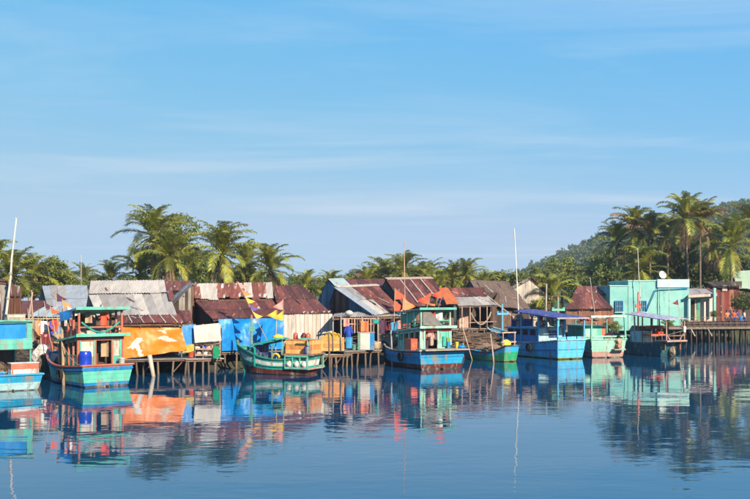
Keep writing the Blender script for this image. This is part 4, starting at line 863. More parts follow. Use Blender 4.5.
roofslab(bA, 'cabin_roof', 1.35, .95, 4.5, z_(320.5), z_(321.5), .07, 'turq', .03); bx_(bA, 'rear_wall', -1.1, 1.1, 4.1, 4.15, .5, z_(324), M_wdark); bx_(bA, 'low_rail', -1.2, 1.2, .9, .98, .84, .9, 'cyan')

# ---- boat B, two-storey turquoise and salmon
bB = boat('turquoise boat with two-storey salmon-posted cabin and blue barrel', 106.5, 386.5, 40, 7.0, 2.85, 1.12, .98, 1.75, [('navy', .08), ('blue', .22), ('seag', .74), ('blue', .93), ('salmon', 1.0)], gun='salmon', wt=.96, rub=('blue', .84))
cabin(bB, 1.22, .75, 3.2, 1.05, 2.66, 4.05, 'salmon', 'turq', 'seag', door=(-.30, .62), tilt=.13, redbeam='salmon', roof2='seag', rail='salmon')
for k in range(2): MB().slab([V(-1.22, .9+k*.95, 2.98-k*.12), V(-1.22, 1.8+k*.95, 2.86-k*.12), V(-1.22, 1.8+k*.95, 2.55-k*.12), V(-1.22, .9+k*.95, 2.68-k*.12)], .04).build('upper_board', PT['dkred'], bB)
mb = MB(); mb.tube([V(lerp(-1.05, 1.05, u), .72, 3.35-.55*math.sin(math.pi*u)) for u in [i/14 for i in range(15)]], .055, 6); mb.build('hammock', PT['teal'], bB, True)
tarp(bB, (V(-1.46, .9, 4.02), V(-1.46, 2.6, 3.85), V(-1.52, 2.4, 3.35), V(-1.5, .95, 3.55)), M_tarpblue, 'side_tarpaulin', .05, 4, 16, 8, 4)
bx_(bB, 'bench', -.9, .9, 2.2, 2.9, 2.55, 2.85, M_wpink); bx_(bB, 'upper_back_board', -1.1, 1.1, 2.85, 2.91, 2.4, 3.1, M_zincblue)
mast(bB, 0, 5.6, .8, 2.6, M_wpale, False, .05)

# ---- boat C, green side-on boat
bC = boat('green and white boat lying side-on before the blue tarpaulin', 311, 374.5, 68, 4.5, 2.1, 1.12, .92, 1.72, [('dkred', .20), ('dkred', .34), ('teal', .50), ('white', .80), ('teal', 1.0)], gun='teal', wt=.85, rake=.6, rub=('teal', .55))
z_ = lambda py, Y=56.5: P(0, py, Y).z
mast(bC, 0, 4.1, .7, z_(318)-.7, 'turq', True, .085, 'salmon', arm=.3)
for s in (-1, 1):
    for y in (2.2, 3.4): MB().beam(V(s*.85, y, .5), V(s*.85, y, z_(342)), .07).build('canopy_post', PT['teal'], bC)
roofslab(bC, 'canopy', 1.0, 1.95, 3.65, z_(338), z_(343.5), .10, 'teal', .10)
bx_(bC, 'windscreen', -.8, .8, 3.35, 3.4, .9, z_(344), 'navy'); bx_(bC, 'cabin_box', -.6, .6, 2.3, 3.2, .5, 1.3, 'navy')
for s in (-1, 1):                                     # stern gallery
    for k in range(4): MB().beam(V(s*1.1, -.3+k*.5, .42), V(s*1.1, -.3+k*.5, 1.30), .06).build('gallery_post', PT['seag'], bC)
    MB().beam(V(s*1.12, -.36, .45), V(s*1.12, 1.2, .45), .06, .12).build('gallery_rail', PT['seag'], bC); MB().beam(V(s*1.12, -.36, 1.15), V(s*1.12, 1.2, 1.15), .06, .10).build('gallery_rail', PT['seag'], bC)
bx_(bC, 'gallery_floor', -1.1, 1.1, -.36, .3, .36, .42, M_wpink); bx_(bC, 'stern_platform', -1.15, 1.15, -.42, 1.35, 1.20, 1.28, M_wred)
for y in (-.3, 1.5): MB().beam(V(-.9, y, 1.2), V(-.9, y, z_(336)), .07).build('rack_post', PT['seag'], bC); MB().beam(V(-1.1, y-.25, z_(336.5)), V(-1.1, y+.45, z_(336.5)), .07, .09).build('rack_bar', PT['seag'], bC)

# ---- boat D, blue with green two-storey cabin and red flags
bD = boat('bright blue boat with mint-green two-storey cabin under red flags', 441, 369, 27, 7.4, 3.55, 1.22, 1.12, 2.55, [('dkred', .15), ('dkred', .28), ('cyan', .62), ('blue', .70), ('cyan', .92), ('dkred', 1.0)], gun='wood' if False else 'cream', wt=.96, rub=('blue', .66))
cabin(bD, 1.16, .7, 3.6, 1.2, 2.72, 3.92, 'mint', 'mint', 'mint', door=(-.85, .15), tilt=.10, redbeam='red', roof2='turq', rail='turq')
for s in (-1, 1): MB().slab([V(s*1.1, .7, 3.8), V(s*1.1, 3.3, 3.55), V(s*1.1, 3.3, 2.85), V(s*1.1, 2.2, 2.95)], .03).build('upper_panel', PT['teal'], bD)
tarp(bD, (V(-1.0, .62, 3.86), V(-.55, .62, 3.86), V(.55, .62, 2.85), V(-1.0, .62, 2.85)), material('net_grey', (.22, .20, .18), (.15, .14, .13), rough=.9), 'hanging_net', .03, 4, 16, 12, 3)
bx_(bD, 'stern_platform', -1.6, 1.75, -.75, .5, 1.24, 1.32, M_wpale); bx_(bD, 'upper_bench', -.6, .8, 2.4, 3.0, 2.6, 2.95, M_wbrown)
for k, (x, zz, m) in enumerate(((-.35, 2.0, 'pink'), (.62, 1.9, 'teal'), (.92, 1.8, 'lime'))): bx_(bD, 'hanging_board', x-.12, x+.12, .56, .62, zz-.45, zz+.2, m)
bx_(bD, 'blue_box', .75, .97, .4, .58, 1.32, 1.75, 'blue')
mast(bD, -.35, 4.1, 1.0, P(0, 240, 63).z-1.0, M_wpink, False, .032, lean=(-.15, 0))
mast(bD, .0, 6.3, 1.2, 1.6, 'turq', False, .06)

# ---- boat E, small green boat
bE = boat('small green and yellow boat with cyan transom beside the stake', 510, 361.5, 38, 4.6, 1.65, 1.15, .62, .85, [('lime', .10), ('green', .30), ('green', .62), ('cyan', .80), ('cyan', 1.0)], gun='dkred', wt=.9, rake=.4)
for s in (-1, 1): MB().beam(V(s*.62, .15, .9), V(s*.62, .1, 2.15), .07).build('frame_post', M_wpink, bE)
for z in (2.12, 1.42): MB().beam(V(-.75, .12, z), V(.75, .12, z), .06, .08).build('frame_bar', M_wpink, bE)

# ---- boat G, big blue with purple canopy
bG = boat('large sky-blue boat with purple canopy and blue cross mast', 570, 359, 28, 10.2, 2.95, 1.45, 1.15, 2.3, [('dkred', .05), ('lime', .10), ('sky', .48), ('blue', .53), ('sky', .97), ('sky', 1.0)], gun='pale', wt=.93, rub=('blue', .5))
for s in (-1, 1):
    for y in (-.1, 2.2, 4.4): MB().beam(V(s*1.28, y, 1.0), V(s*1.28, y, 3.12+.1*y), .10).build('post', PT['sky'], bG)
    MB().beam(V(s*1.28, -.1, 3.08), V(s*1.28, 4.4, 3.52), .07, .09).build('canopy_beam', PT['blue'], bG)
roofslab(bG, 'canopy', 1.55, -.35, 5.0, 3.14, 3.62, .06, 'purple', .14); MB().beam(V(-1.55, -.36, 3.12), V(1.55, -.36, 3.12), .06, .10).build('canopy_edge', PT['lav'], bG)
for x0, x1 in ((-1.32, -.55), (-.45, .45), (.55, 1.32)): bx_(bG, 'bulwark_panel', x0, x1, -.2, -.14, 1.46, 1.72, 'sky')
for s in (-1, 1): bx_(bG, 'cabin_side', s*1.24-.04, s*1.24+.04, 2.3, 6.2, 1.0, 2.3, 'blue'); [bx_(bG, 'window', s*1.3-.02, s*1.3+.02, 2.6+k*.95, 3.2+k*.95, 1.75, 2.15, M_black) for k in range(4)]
bx_(bG, 'cabin_back', -1.2, 1.2, 2.3, 2.38, 1.0, 2.3, 'pale'); bx_(bG, 'cabin_back_window', -.2, .75, 2.24, 2.29, 1.55, 2.1, 'navy'); bx_(bG, 'cabin_front', -1.2, 1.2, 6.12, 6.2, .9, 2.3, 'blue'); roofslab(bG, 'cabin_roof', 1.42, 2.1, 6.5, 2.34, 2.30, .08, 'sky', .06)
for s in (-1, 1):
    for y in (4.9, 6.0): MB().beam(V(s*1.0, y, 2.3), V(s*1.0, y, 3.35), .07).build('post', PT['navy'], bG)
    MB().beam(V(s*1.0, 4.9, 2.85), V(s*1.0, 6.0, 2.85), .06).build('rail', PT['navy'], bG)
bx_(bG, 'wheelhouse_board', -1.0, 1.0, 6.0, 6.06, 2.35, 2.95, 'navy'); mast(bG, 0, 8.7, 1.2, P(0, 304, 76.5).z-1.2, 'sky', True, .10, arm=.58)
o = G(570, 359); mast(bG, -.55, 5.6, 2.3, P(0, 229, 74).z-2.3, PT['white'], False, .055, lean=(-.36, .2))

# ---- boat H, mint with goalpost frame
bH = boat('mint-green boat with goalpost frame and a person on its stern', 607.5, 357.5, 15, 9.6, 3.15, 1.42, 1.15, 2.2, [('pink', .10), ('pink', .33), ('mint', .42), ('mint', .97), ('white', 1.0)], gun='mint', wt=.96, rub=('seag', .5))
for s in (-1, 1):
    MB().beam(V(s*1.5, -.15, 1.3), V(s*1.42, -.1, 3.2), .11).build('frame_post', PT['seag'], bH); MB().beam(V(s*1.4, 2.6, 1.0), V(s*1.4, 2.6, 3.05), .09).build('frame_post', PT['teal'], bH); MB().beam(V(s*1.42, -.1, 3.18), V(s*1.4, 2.6, 3.05), .07).build('frame_rail', PT['seag'], bH)
MB().beam(V(-1.5, -.1, 3.22), V(1.5, -.1, 3.22), .12, .14).build('frame_bar', PT['white'], bH); MB().beam(V(-1.4, 2.6, 3.08), V(1.4, 2.6, 3.08), .1).build('frame_bar', PT['seag'], bH)
bx_(bH, 'cabin_back', -1.25, .4, 1.6, 1.66, 1.1, 2.4, 'seag'); bx_(bH, 'cabin_roof', -1.42, .62, 1.42, 4.4, 2.40, 2.50, 'mint'); bx_(bH, 'cabin_side', -1.28, -1.22, 1.7, 4.2, 1.1, 2.4, 'teal'); bx_(bH, 'cabin_side', .34, .40, 1.7, 4.2, 1.1, 2.4, 'teal'); bx_(bH, 'cabin_door', .42, .74, 1.62, 1.68, 1.15, 2.36, 'salmon')
for x in (-.9, -.3): bx_(bH, 'shutter', x-.2, x+.2, 1.55, 1.60, 1.55, 2.2, 'mint')
bx_(bH, 'stern_step', .3, 1.25, -.62, -.12, .60, .68, M_wpink); bx_(bH, 'stern_rail', -1.45, 1.45, -.16, -.08, 1.60, 1.72, 'mint'); [bx_(bH, 'stern_rail_post', x-.05, x+.05, -.14, -.08, 1.42, 1.6, 'seag') for x in (-1.3, -.5, .3, 1.3)]
bx_(bH, 'upper_shelf', -1.2, 1.2, 2.0, 3.0, 2.72, 2.78, M_wred); [bx_(bH, 'shelf_post', x-.04, x+.04, 2.0, 2.08, 2.5, 2.72, M_wred) for x in (-1.1, -.4, .3)]
mast(bH, -.75, 7.0, 1.3, P(0, 299, 78).z-1.3, 'seag', True, .12, 'salmon', arm=.6); bx_(bH, 'mast_foot', -.89, -.61, 6.86, 7.14, 1.3, 2.1, 'yellow')

# ---- boat I, dark teal with lavender canopy
bI = boat('dark teal boat with lavender canopy and wooden stern platform', 668, 356, 30, 5.6, 2.2, 1.15, 1.0, 1.7, [('dteal', .1), ('dteal', .6), ('dteal', .94), ('teal', 1.0)], gun='dteal', wt=.9)
z_ = lambda py, Y=73: P(0, py, Y).z
for s in (-1, 1):
    for y in (-.75, 2.6): MB().beam(V(s*1.02, y, 1.25), V(s*1.02, y, 2.95+.08*y), .08).build('post', M_wpink, bI)
    for y in (.9, 1.8): MB().beam(V(s*.95, y, .9), V(s*.95, y, 3.0+.08*y), .07).build('post', M_wred, bI)
    MB().beam(V(s*1.02, -.7, 1.85), V(s*.55, -.7, 1.32), .06).build('brace', M_wpale, bI)
roofslab(bI, 'canopy', 1.45, -1.0, 3.2, 2.95, 3.38, .06, 'lav', .12); bx_(bI, 'stern_platform', -1.15, 1.15, -.95, .2, 1.18, 1.30, 'pink'); bx_(bI, 'platform_strut', -.9, -.8, -.5, .2, .5, 1.18, M_wred); bx_(bI, 'platform_strut', .8, .9, -.5, .2, .5, 1.18, M_wred)
bx_(bI, 'bench', -.85, .85, 1.0, 1.9, 1.6, 1.72, 'salmon'); bx_(bI, 'cabin_box', -.7, .7, 2.2, 3.4, .8, 1.9, 'pale'); bx_(bI, 'upper_shelf', -.9, .9, 1.0, 2.2, 2.15, 2.21, M_wred)
for k in range(4): bx_(bI, 'shelf_box', -.8+k*.42, -.48+k*.42, 1.2, 1.6, 2.21, 2.42, ['salmon', 'dkred', 'red', 'salmon'][k])
bx_(bI, 'stern_rail', -1.0, 1.0, -.78, -.72, 1.62, 1.70, M_wred); mast(bI, -.3, 2.9, 1.2, P(0, 294, 76).z-1.2, 'salmon', True, .07, 'red', arm=.3)
mb = MB(); mb.blob(V(.1, -.35, .35), (.22, .3, .32), 3, 9, 6, .4); mb.build('propeller_guard', M_bamboo, bI)
# ------------------------------------------------------------------ small things
def solid_poly(pts3, n, t_):       # extruded outline
    mb = MB(); k = len(pts3); n = Vector(n)*t_/2
    mb.add([Vector(p)+n for p in pts3]+[Vector(p)-n for p in pts3], [tuple(range(k)), tuple(range(2*k-1, k-1, -1))]+[(i, k+i, k+(i+1) % k, (i+1) % k) for i in range(k)]); return mb
def flagpole(label, base, tip, flagcol, size=.5, name='marker_flag', side=1, group=None, nflag=1, cat='flag', cols=None, polemat=None, fall=None):
    t_ = thing(name, label, cat, base, 0, group); base, tip = Vector(base), Vector(tip)
    MB().tube([base, tip], [.03, .018], 6).build('pole', polemat or M_bamboo, t_)
    d = (tip-base).normalized(); L = (tip-base).length; x = V(side, .15, 0).normalized()
    for k in range(nflag):
        at = tip-d*(k*size*1.05+.03); m = cols[k] if cols else flagcol; drop = V(0, 0, -.25*size)
        mb = MB(); a, b_, c = at, at-d*size, at-d*size*.5+x*size*1.0+drop
        f = fall or 0
        def fn(u, v): e = lerp(a, b_, v); q = lerp(e, c, u); return q+V(0, .07*size*math.sin(u*6+v*3+k), -.06*size*math.sin(u*4))
        mb.grid(fn, 6, 4); mb.build('flag', m, t_, True)
    return t_
def barrel(label, c, r, h, mat, group=None, name='barrel'):
    t_ = thing(name, label, 'barrel', c, 0, group); c = Vector(c)
    MB().lathe(c, [(r*.92, 0), (r*.97, .03*h), (r, .12*h), (r*1.03, .3*h), (r*1.0, .34*h), (r*1.03, .5*h), (r, .66*h), (r*1.03, .7*h), (r, .88*h), (r*.93, .97*h), (r*.9, h)], 18).build('drum', mat, t_, True)
    MB().lathe(c+V(0, 0, h), [(r*.8, 0), (r*.8, .03), (r*.1, .035)], 14).build('lid', mat, t_); MB().lathe(c+V(r*.4, 0, h+.03), [(.05, 0), (.05, .04)], 8).build('bung', M_plwhite, t_)
    return t_
def crate(label, c, w_, d, h, rz, mat, group=None, planks=3, name='wooden_crate', openz=False, mat2=None):
    t_ = thing(name, label, 'crate', c, rz, group, local=True); ph = h/planks
    for k in range(planks):
        for (x, y, lx, ly) in ((0, -d/2, w_, .03), (0, d/2, w_, .03), (-w_/2+.016, 0, .03, d-.04), (w_/2-.016, 0, .03, d-.04)):
            MB().box((x, y, ph*(k+.5)), (lx, ly, ph-.012)).build('plank', (mat2 or mat) if k % 2 else mat, t_)
    for sx in (-1, 1):
        for sy in (-1, 1): MB().box((sx*(w_/2-.06), sy*(d/2+.03), h/2), (.07, .028, h*.98)).build('corner_post', mat, t_)
    MB().box((0, 0, .02), (w_-.06, d-.06, .03)).build('bottom', mat, t_)
    if not openz: MB().box((0, 0, h+.018), (w_+.06, d+.06, .035)).build('lid', mat2 or mat, t_)
    return t_
def garment(label, p, w_, h, mat, kind='shirt', group='washing and gear hung on the left deck', name='garment'):
    p = Vector(p); sd_ = int(p.x*13) % 17
    def cl(x0, x1, z0, z1, taper=0):
        def fn(u, v):
            x = lerp(x0, x1, u); x = x*(1-taper*v); return p+V(x, .05*math.sin(x*14+sd_)+.04*mnoise.noise(V(x*3, v*3, sd_)), -lerp(z0, z1, v)-.03*abs(u-.5))
        return fn
    mb = MB()
    if kind == 'shirt':
        mb.grid(cl(-w_*.32, w_*.32, 0, h), 8, 8)
        for s in (-1, 1): mb.grid(lambda u, v, s=s: p+V(s*(w_*.32+u*w_*.22), .04*math.sin(v*5), -v*h*.28-u*h*.28), 3, 3)
    elif kind == 'trousers':
        for s in (-1, 1): mb.grid(cl(s*.01, s*w_*.5, 0 if s > 0 else 0, h, .25), 5, 9)
    else: mb.grid(cl(-w_/2, w_/2, 0, h), 10, 8)
    return tag(mb.build(name, mat, None, True), label, 'clothes', group)
def heap(label, c, r, mat, seed=1, name='net_heap', cat='net', strands=60, group=None):
    mb = MB(); c = Vector(c); mb.blob(c+V(0, 0, r[2]*.35), r, seed, 16, 10, .45); rg = random.Random(seed)
    for k in range(strands):
        a = rg.uniform(0, 6.28); th = rg.uniform(.1, 1.4); pts = []
        for i in range(5): aa = a+i*.22; t2 = th+i*rg.uniform(-.1, .14); pts.append(c+V(0, 0, r[2]*.35)+V(math.sin(t2)*math.cos(aa)*r[0]*1.06, math.sin(t2)*math.sin(aa)*r[1]*1.06, math.cos(t2)*r[2]*1.06))
        mb.tube(pts, .018, 3, cap=False)
    return tag(mb.build(name, mat, None, False), label, cat, group)

# stakes in the water
for lb, a, b_, r, m in (('pale bamboo stake in front of the turquoise two-storey boat', G(63.5, 385), (61.5, 318, 48), .085, M_bamboo),
    ('tilted pinkish stake beside the small green boat', G(493.5, 362.5), (490.5, 334, 65), .06, M_wpink), ('thin mooring stake between the blue boat and the brushwood', G(472, 360), (461.5, 324, 67.8), .04, M_bamboo),
    ('short dark stake before the wooden bin', G(329.5, 369.5), (328.5, 333, 58.2), .07, M_wbrown), ('upright stake right of the pale green gable porch', G(392, 366), (391, 330, 61.5), .06, M_wgrey), ('leaning grey post beside the bright young palm', V(P(545, 300, 84).x, 84, .6), (546.5, 284, 84), .09, M_wgrey)):
    t_ = P(*b_); mb = MB(); a = Vector(a); bot = a+(a-t_).normalized()*(.6 if a.z < .1 else .2); md = lerp(bot, t_, .5)+V(.02, 0, 0); mb.tube([bot, md, t_], [r, r*.95, r*.8], 8); st = mb.build('stake', m, None, True); tag(st, lb, 'stake', 'stakes and posts'); 
# free-standing poles
def pole(lb, a, b_, r, m, name='pole', extra=None):
    t_ = thing(name, lb, 'pole', a); n_ = 7; a, b_ = Vector(a), Vector(b_); MB().tube([lerp(a, b_, i/n_)+V(.03*math.sin(i*2.1), 0, 0) for i in range(n_+1)], [r*(1-.5*i/n_) for i in range(n_+1)], 7).build('shaft', m, t_, True)
    MB().lathe(b_, [(r*.5, -.05), (r*.7, 0), (r*.2, .08)], 7).build('cap', m, t_)
    for k in (.42, .6): q = lerp(a, b_, k); MB().lathe(q, [(r*1.1, -.08), (r*1.2, 0), (r*1.1, .08)], 8).build('binding', M_rope, t_)
pole('thick whitish leaning mast beside the rust-streaked hut', V(P(2.5, 300, 57.5).x, 57.5, .95), P(16, 219, 57.5), .10, M_tarpwhite)
pole('thin pale pole behind the blue-grey roof', V(P(82.5, 300, 75).x, 75, .7), P(81, 256, 75), .05, M_wpale)
pole('thin white pole before the turquoise house', V(P(642.5, 300, 96.4).x, 96.4, 1.0), P(637.5, 249, 96.4), .055, M_tarpwhite)
pole('thin mast with pink tip in front of the red roof', V(P(598, 300, 88).x, 88, .8), P(590, 278, 88), .05, M_wpale)
pole('slim pole on the pier by the turquoise wall', V(P(669.5, 300, 96), )+V(0, 0, 1.75-H) if False else V(P(669.5, 300, 96).x, 96, 1.7), P(669, 284, 96), .04, M_wpink)
pole('grey utility post in front of the red house', V(P(721.5, 300, 98).x, 98, 1.7), P(720.5, 293, 98), .06, M_wdark)
t_ = thing('pole_tripod', 'pinkish pair of crossed poles above the left deck', 'poles', V(P(29, 300, 57.8).x, 57.8, 1.0))
MB().tube([V(P(24, 300, 57.8).x, 57.8, 1.0), P(32.5, 292, 57.8)], .06, 7).build('pole', M_wpink, t_); MB().tube([V(P(36, 300, 57.9).x, 57.9, 1.0), P(31, 297, 57.7)], .06, 7).build('pole', M_wpink, t_); MB().tube([V(P(30.5, 300, 58.6).x, 59, 1.0), P(31.5, 290, 58)], .05, 7).build('pole', M_wpale, t_)

# flags
FL = {k: cloth('flag_'+k, c) for k, c in dict(red=(.72, .10, .045), orange=(.80, .22, .08), yellow=(.80, .45, .05), purple=(.14, .09, .26), pink=(.70, .28, .22), dark=(.07, .03, .06), white=(.74, .70, .64), blue=(.02, .06, .35), sky=(.05, .28, .5), maroon=(.22, .03, .04), tan=(.45, .30, .18), grey=(.3, .3, .3), teal=(.02, .3, .26)).items()}
def bflag(lb, bo, loc, tip, col, size, side, grp, **k): b0 = bw(bo, *loc); return flagpole(lb, b0, tip, FL[col], size, side=side, group=grp, **k)
gD = 'red marker flags on the bright blue boat'
bflag('leftmost red flag pair above the bright blue boat', bD, (-.9, 4.9, .8), P(395, 288, 64.5), 'red', .85, 1, gD, nflag=2)
bflag('second red flag, low over the left edge of the green cabin', bD, (-.6, 4.6, .8), P(403.5, 297, 64), 'orange', .95, 1, gD, nflag=1)
bflag('red flag just right of the thin mast', bD, (.35, 4.4, .8), P(432, 291, 64), 'red', .95, -1, gD, nflag=1)
bflag('small red flag above the middle of the green roof', bD, (.75, 4.5, .8), P(439, 296, 64.2), 'orange', .75, -1, gD)
bflag('rightmost red flag on the longest leaning pole', bD, (1.0, 4.2, .8), P(446, 286, 63.5), 'red', .9, -1, gD)
gC = 'bright flags on the green side-on boat'
bflag('long leaning pole with a string of pink, yellow and purple flags', bC, (-.2, 2.0, .5), P(237, 281, 57.2), 'yellow', .55, 1, gC, nflag=5, cols=[FL['pink'], FL['orange'], FL['yellow'], FL['purple'], FL['yellow']], name='flag_string')
bflag('orange flag on the rightmost pole over the teal canopy', bC, (.2, 1.9, .5), P(283, 299, 57), 'pink', .7, -1, gC, nflag=2, cols=[FL['pink'], FL['yellow']])
bflag('yellow flag on a short pole over the teal canopy', bC, (.3, 2.6, .5), P(277, 308, 57), 'yellow', .65, -1, gC)
mb = MB(); mb.blob(bw(bC, .1, 2.3, P(0, 336.3, 56.5).z), (.34, .26, .16), 3, 12, 8, .5); tag(mb.build('folded_cloth', FL['yellow'], None, True), 'yellow cloth bundle on the teal canopy', 'cloth')
gB = 'flags on the bow poles of the turquoise boat'
bflag('dark purple flag on the tallest bow pole', bB, (-.4, 5.2, .7), P(56, 292, 52.5), 'dark', .6, 1, gB)
bflag('orange flag right of the dark purple one', bB, (.2, 5.0, .7), P(62, 299, 52.2), 'orange', .55, 1, gB)
bflag('small dark flag on the leftmost bow pole', bB, (-.7, 5.4, .7), P(44, 301, 52.6), 'dark', .5, 1, gB)
bflag('red flag on the short bow pole', bB, (-.5, 4.8, .7), P(50, 306, 52), 'red', .5, 1, gB)
bflag('white pennant beside the turquoise upper roof', bB, (.3, 4.6, .7), P(67, 305, 51.8), 'white', .7, 1, gB)
b0 = V(P(677.5, 300, 72.8).x, 72.8, 0); bflag('red flag on the stern pole of the dark teal boat', bI, (1.05, -.75, 1.3), P(677.6, 299, 72.5), 'maroon', .45, -1, None)

# things on the boats
barrel('big blue plastic barrel on the turquoise boat stern', bw(bB, -1.02, .27, .98), .31, .86, M_plblue)
crate('yellow plastic crate beside the blue barrel', bw(bB, -1.05, 1.0+.2, .75) if False else bw(bB, -.85, 3.75, .70), .36, .4, .75, R(40), M_plyel, name='plastic_crate')
crate('red and white fish box on the left-edge boat', bw(bA, .58, .35, .50), 1.32, .6, .84, R(36), PT['salmon'], planks=3, mat2=PT['white'], name='fish_box')
crate('long orange wooden crate on the green boat stern', bw(bC, .0, .5, 1.28), 1.3, 1.75, .80, R(68), M_wcrate2, mat2=M_wcrate, planks=3)
t_ = bw(bC, -.9, -.2, 1.28); barrel('small dark blue barrel beside the long orange crate', t_, .2, .45, PT['navy'])
for k in range(3): mb = MB(); mb.blob(bw(bC, -1.0, -.05+k*.5, .66), (.2, .24, .22), k, 10, 7, .2); tag(mb.build('sack', M_tarpwhite, None, True), ['pale sack at the stern end of the green boat gallery', 'middle pale sack in the green boat gallery', 'pale sack at the inner end of the green boat gallery'][k], 'sack', 'sacks in the green boat gallery')
for k in range(4):
    mb = MB(); q = bw(bC, -.2+.1*k, .1+k*.33, 1.28+.86); mb.lathe(q, [(.13, 0), (.15, .06), (.15, .26), (.1, .34), (.05, .38)], 10); tag(mb.build('jar', [M_plred, PT['dkred'], M_plwhite, M_plred][k], None, True), ['red jar at the right end of the orange crate', 'dark red jar second on the orange crate', 'white jar third on the orange crate', 'red jar at the left end of the orange crate'][k], 'jar', 'jars on the orange crate')
t_ = bw(bC, -.1, 3.65, .55); heap('brown net rolled up on the green boat foredeck', t_, (.42, .42, .4), M_netbrown, 5)
mb = MB(); mb.blob(bw(bC, .05, 4.45, 1.1), (.22, .22, .3), 2, 9, 6, .3); tag(mb.build('buoy', M_plred, None, True), 'red float at the bow of the green boat', 'float')
mb = MB(); mb.tube([bw(bC, -.75+.05*math.cos(a), 2.0+.3*math.cos(a), .95+.3*math.sin(a)) for a in [i*.5236 for i in range(13)]], .07, 6); tag(mb.build('coiled_hose', M_plyel, None, True), 'yellow hose coil beside the teal canopy post', 'hose')
crate('orange-red plastic tub on the bright blue boat side', bw(bD, -1.25, 1.35, .88), .95, .8, 1.05, R(27), M_plred, planks=1, name='plastic_tub')
heap('dark net heap on the bright blue boat foredeck', bw(bD, -.1, 4.6, .85), (.95, 1.0, .75), M_net, 9)
crate('small yellow canister on the bright blue boat stern', bw(bD, 1.25, .1, 1.32), .16, .16, .38, R(27), M_plyel, planks=1, name='canister')
mb = MB(); mb.blob(bw(bD, 1.5, -.1, 1.40), (.28, .2, .12), 6, 10, 6, .2); tag(mb.build('basin', M_tarpblue, None, True), 'blue basin on the bright blue boat stern platform', 'basin')
mb = MB(); mb.blob(bw(bE, -.15, .3, 1.28), (.40, .34, .33), 2, 14, 10, .05); tag(mb.build('buoy', material('buoy_yellow', (.72, .72, .08), (.6, .6, .05), rough=.4), None, True), 'yellow-green ball buoy on the small green boat', 'buoy')
mb = MB(); mb.lathe(bw(bI, .98, -.78, 1.9), [(.11, 0), (.13, .05), (.13, .42), (.12, .5)], 12); tag(mb.build('bucket', PT['white'], None, True), 'white canister tied to the dark teal boat stern post', 'canister')
for k in range(4):
    q = bw(bG, -.7+.45*k, 3.0+.3*k, 2.44); mb = MB(); mb.blob(q+V(0, 0, .2), (.2, .2, .24), k, 9, 6, .3); tag(mb.build('bundle', [FL['pink'], FL['white'], M_plred, FL['tan']][k], None, True), ['pinkish bundle left on the blue cabin roof', 'white bundle second on the blue cabin roof', 'red bundle third on the blue cabin roof', 'tan bundle right on the blue cabin roof'][k], 'bundle', 'bundles on the blue cabin roof')
garment('orange-pink shirt hanging at the blue wheelhouse', bw(bG, -.9, 5.2, 3.3), .7, .9, FL['pink'], 'shirt', None)
garment('red towel under the purple canopy', bw(bG, .3, 4.0, 3.2), .45, .6, FL['red'], 'towel', None)
for k in range(3): q = bw(bH, -.8+.6*k, 2.5, 2.78); mb = MB(); mb.blob(q+V(0, 0, .13), (.26, .24, .16), 3+k, 9, 6, .35); tag(mb.build('net_bundle', [PT['dkred'], M_plred, M_netbrown][k], None, True), ['dark red net bundle left on the mint boat shelf', 'red net bundle in the middle of the mint boat shelf', 'brown net bundle right on the mint boat shelf'][k], 'net', 'net bundles on the mint boat shelf')
heap('dark red tarred net heap behind the seated person', bw(bH, 1.0, 1.6, 1.0), (.5, .6, .6), PT['dkred'], 12)
garment('pale shirt hanging inside the doorway of the green cabin', bw(bD, -.3, .85, 2.45), .5, .95, FL['pink'], 'shirt', None)
garment('white cloth hanging on the upper deck of the bright blue boat', bw(bD, .35, .8, 3.7), .45, .6, FL['white'], 'towel', None); garment('red cloth hanging on the upper deck of the bright blue boat', bw(bD, -.15, .8, 3.85), .35, .5, FL['red'], 'towel', None)
garment('red shirt hanging in the upper deck of the turquoise boat', bw(bB, .3, 1.0, 3.85), .5, .7, FL['red'], 'shirt', None); garment('dark cloth hanging in the turquoise cabin doorway', bw(bB, .35, 1.0, 2.4), .4, .9, FL['tan'], 'towel', None); garment('tan shirt hanging in the upper deck of the turquoise boat', bw(bB, -.5, 1.1, 3.9), .6, .6, FL['tan'], 'shirt', None)

# left deck clutter
rail = thing('drying_rack', 'bamboo drying rack hung with washing on the left deck', 'rack', V(P(45, 300, 55.8).x, 55.8, 1.0))
for px in (22, 41, 58, 72): q = P(px, 318, 55.8); MB().tube([V(q.x, q.y, .98), q], .05, 7).build('post', M_bamboo, rail)
for py in (319, 331): MB().tube([P(20, py, 55.75), P(74, py-.5, 55.75)], .035, 6).build('bar', M_bamboo, rail)
items = [(24, 320, 'white', 'towel', .5, .6, 'white towel at the left end of the drying rack'), (33.5, 320, 'tan', 'trousers', .5, 1.2, 'tan trousers second from the left on the rack'), (38, 320, 'orange', 'towel', .3, 1.1, 'narrow orange cloth on the drying rack'), (43.5, 321, 'white', 'shirt', .6, .8, 'white shirt in the middle of the drying rack'), (47, 322, 'pink', 'shirt', .55, .9, 'pink shirt beside the white shirt'), (51, 321, 'blue', 'trousers', .4, 1.0, 'blue trousers on the drying rack'),
 (55, 320, 'red', 'shirt', .6, .7, 'red shirt right of the blue trousers'), (60, 321, 'sky', 'towel', .4, .8, 'light blue towel on the drying rack'), (64, 320, 'white', 'shirt', .55, .8, 'white shirt near the right end of the rack'), (68.5, 320, 'maroon', 'towel', .5, .8, 'maroon blanket at the right end of the rack'), (29, 332, 'grey', 'towel', .5, .8, 'grey cloth on the lower bar at the left'), (46, 332, 'maroon', 'trousers', .5, 1.0, 'maroon trousers on the lower bar'), (57, 332, 'tan', 'shirt', .6, .9, 'tan shirt on the lower bar'), (66, 332, 'orange', 'towel', .5, .8, 'orange towel on the lower bar')]
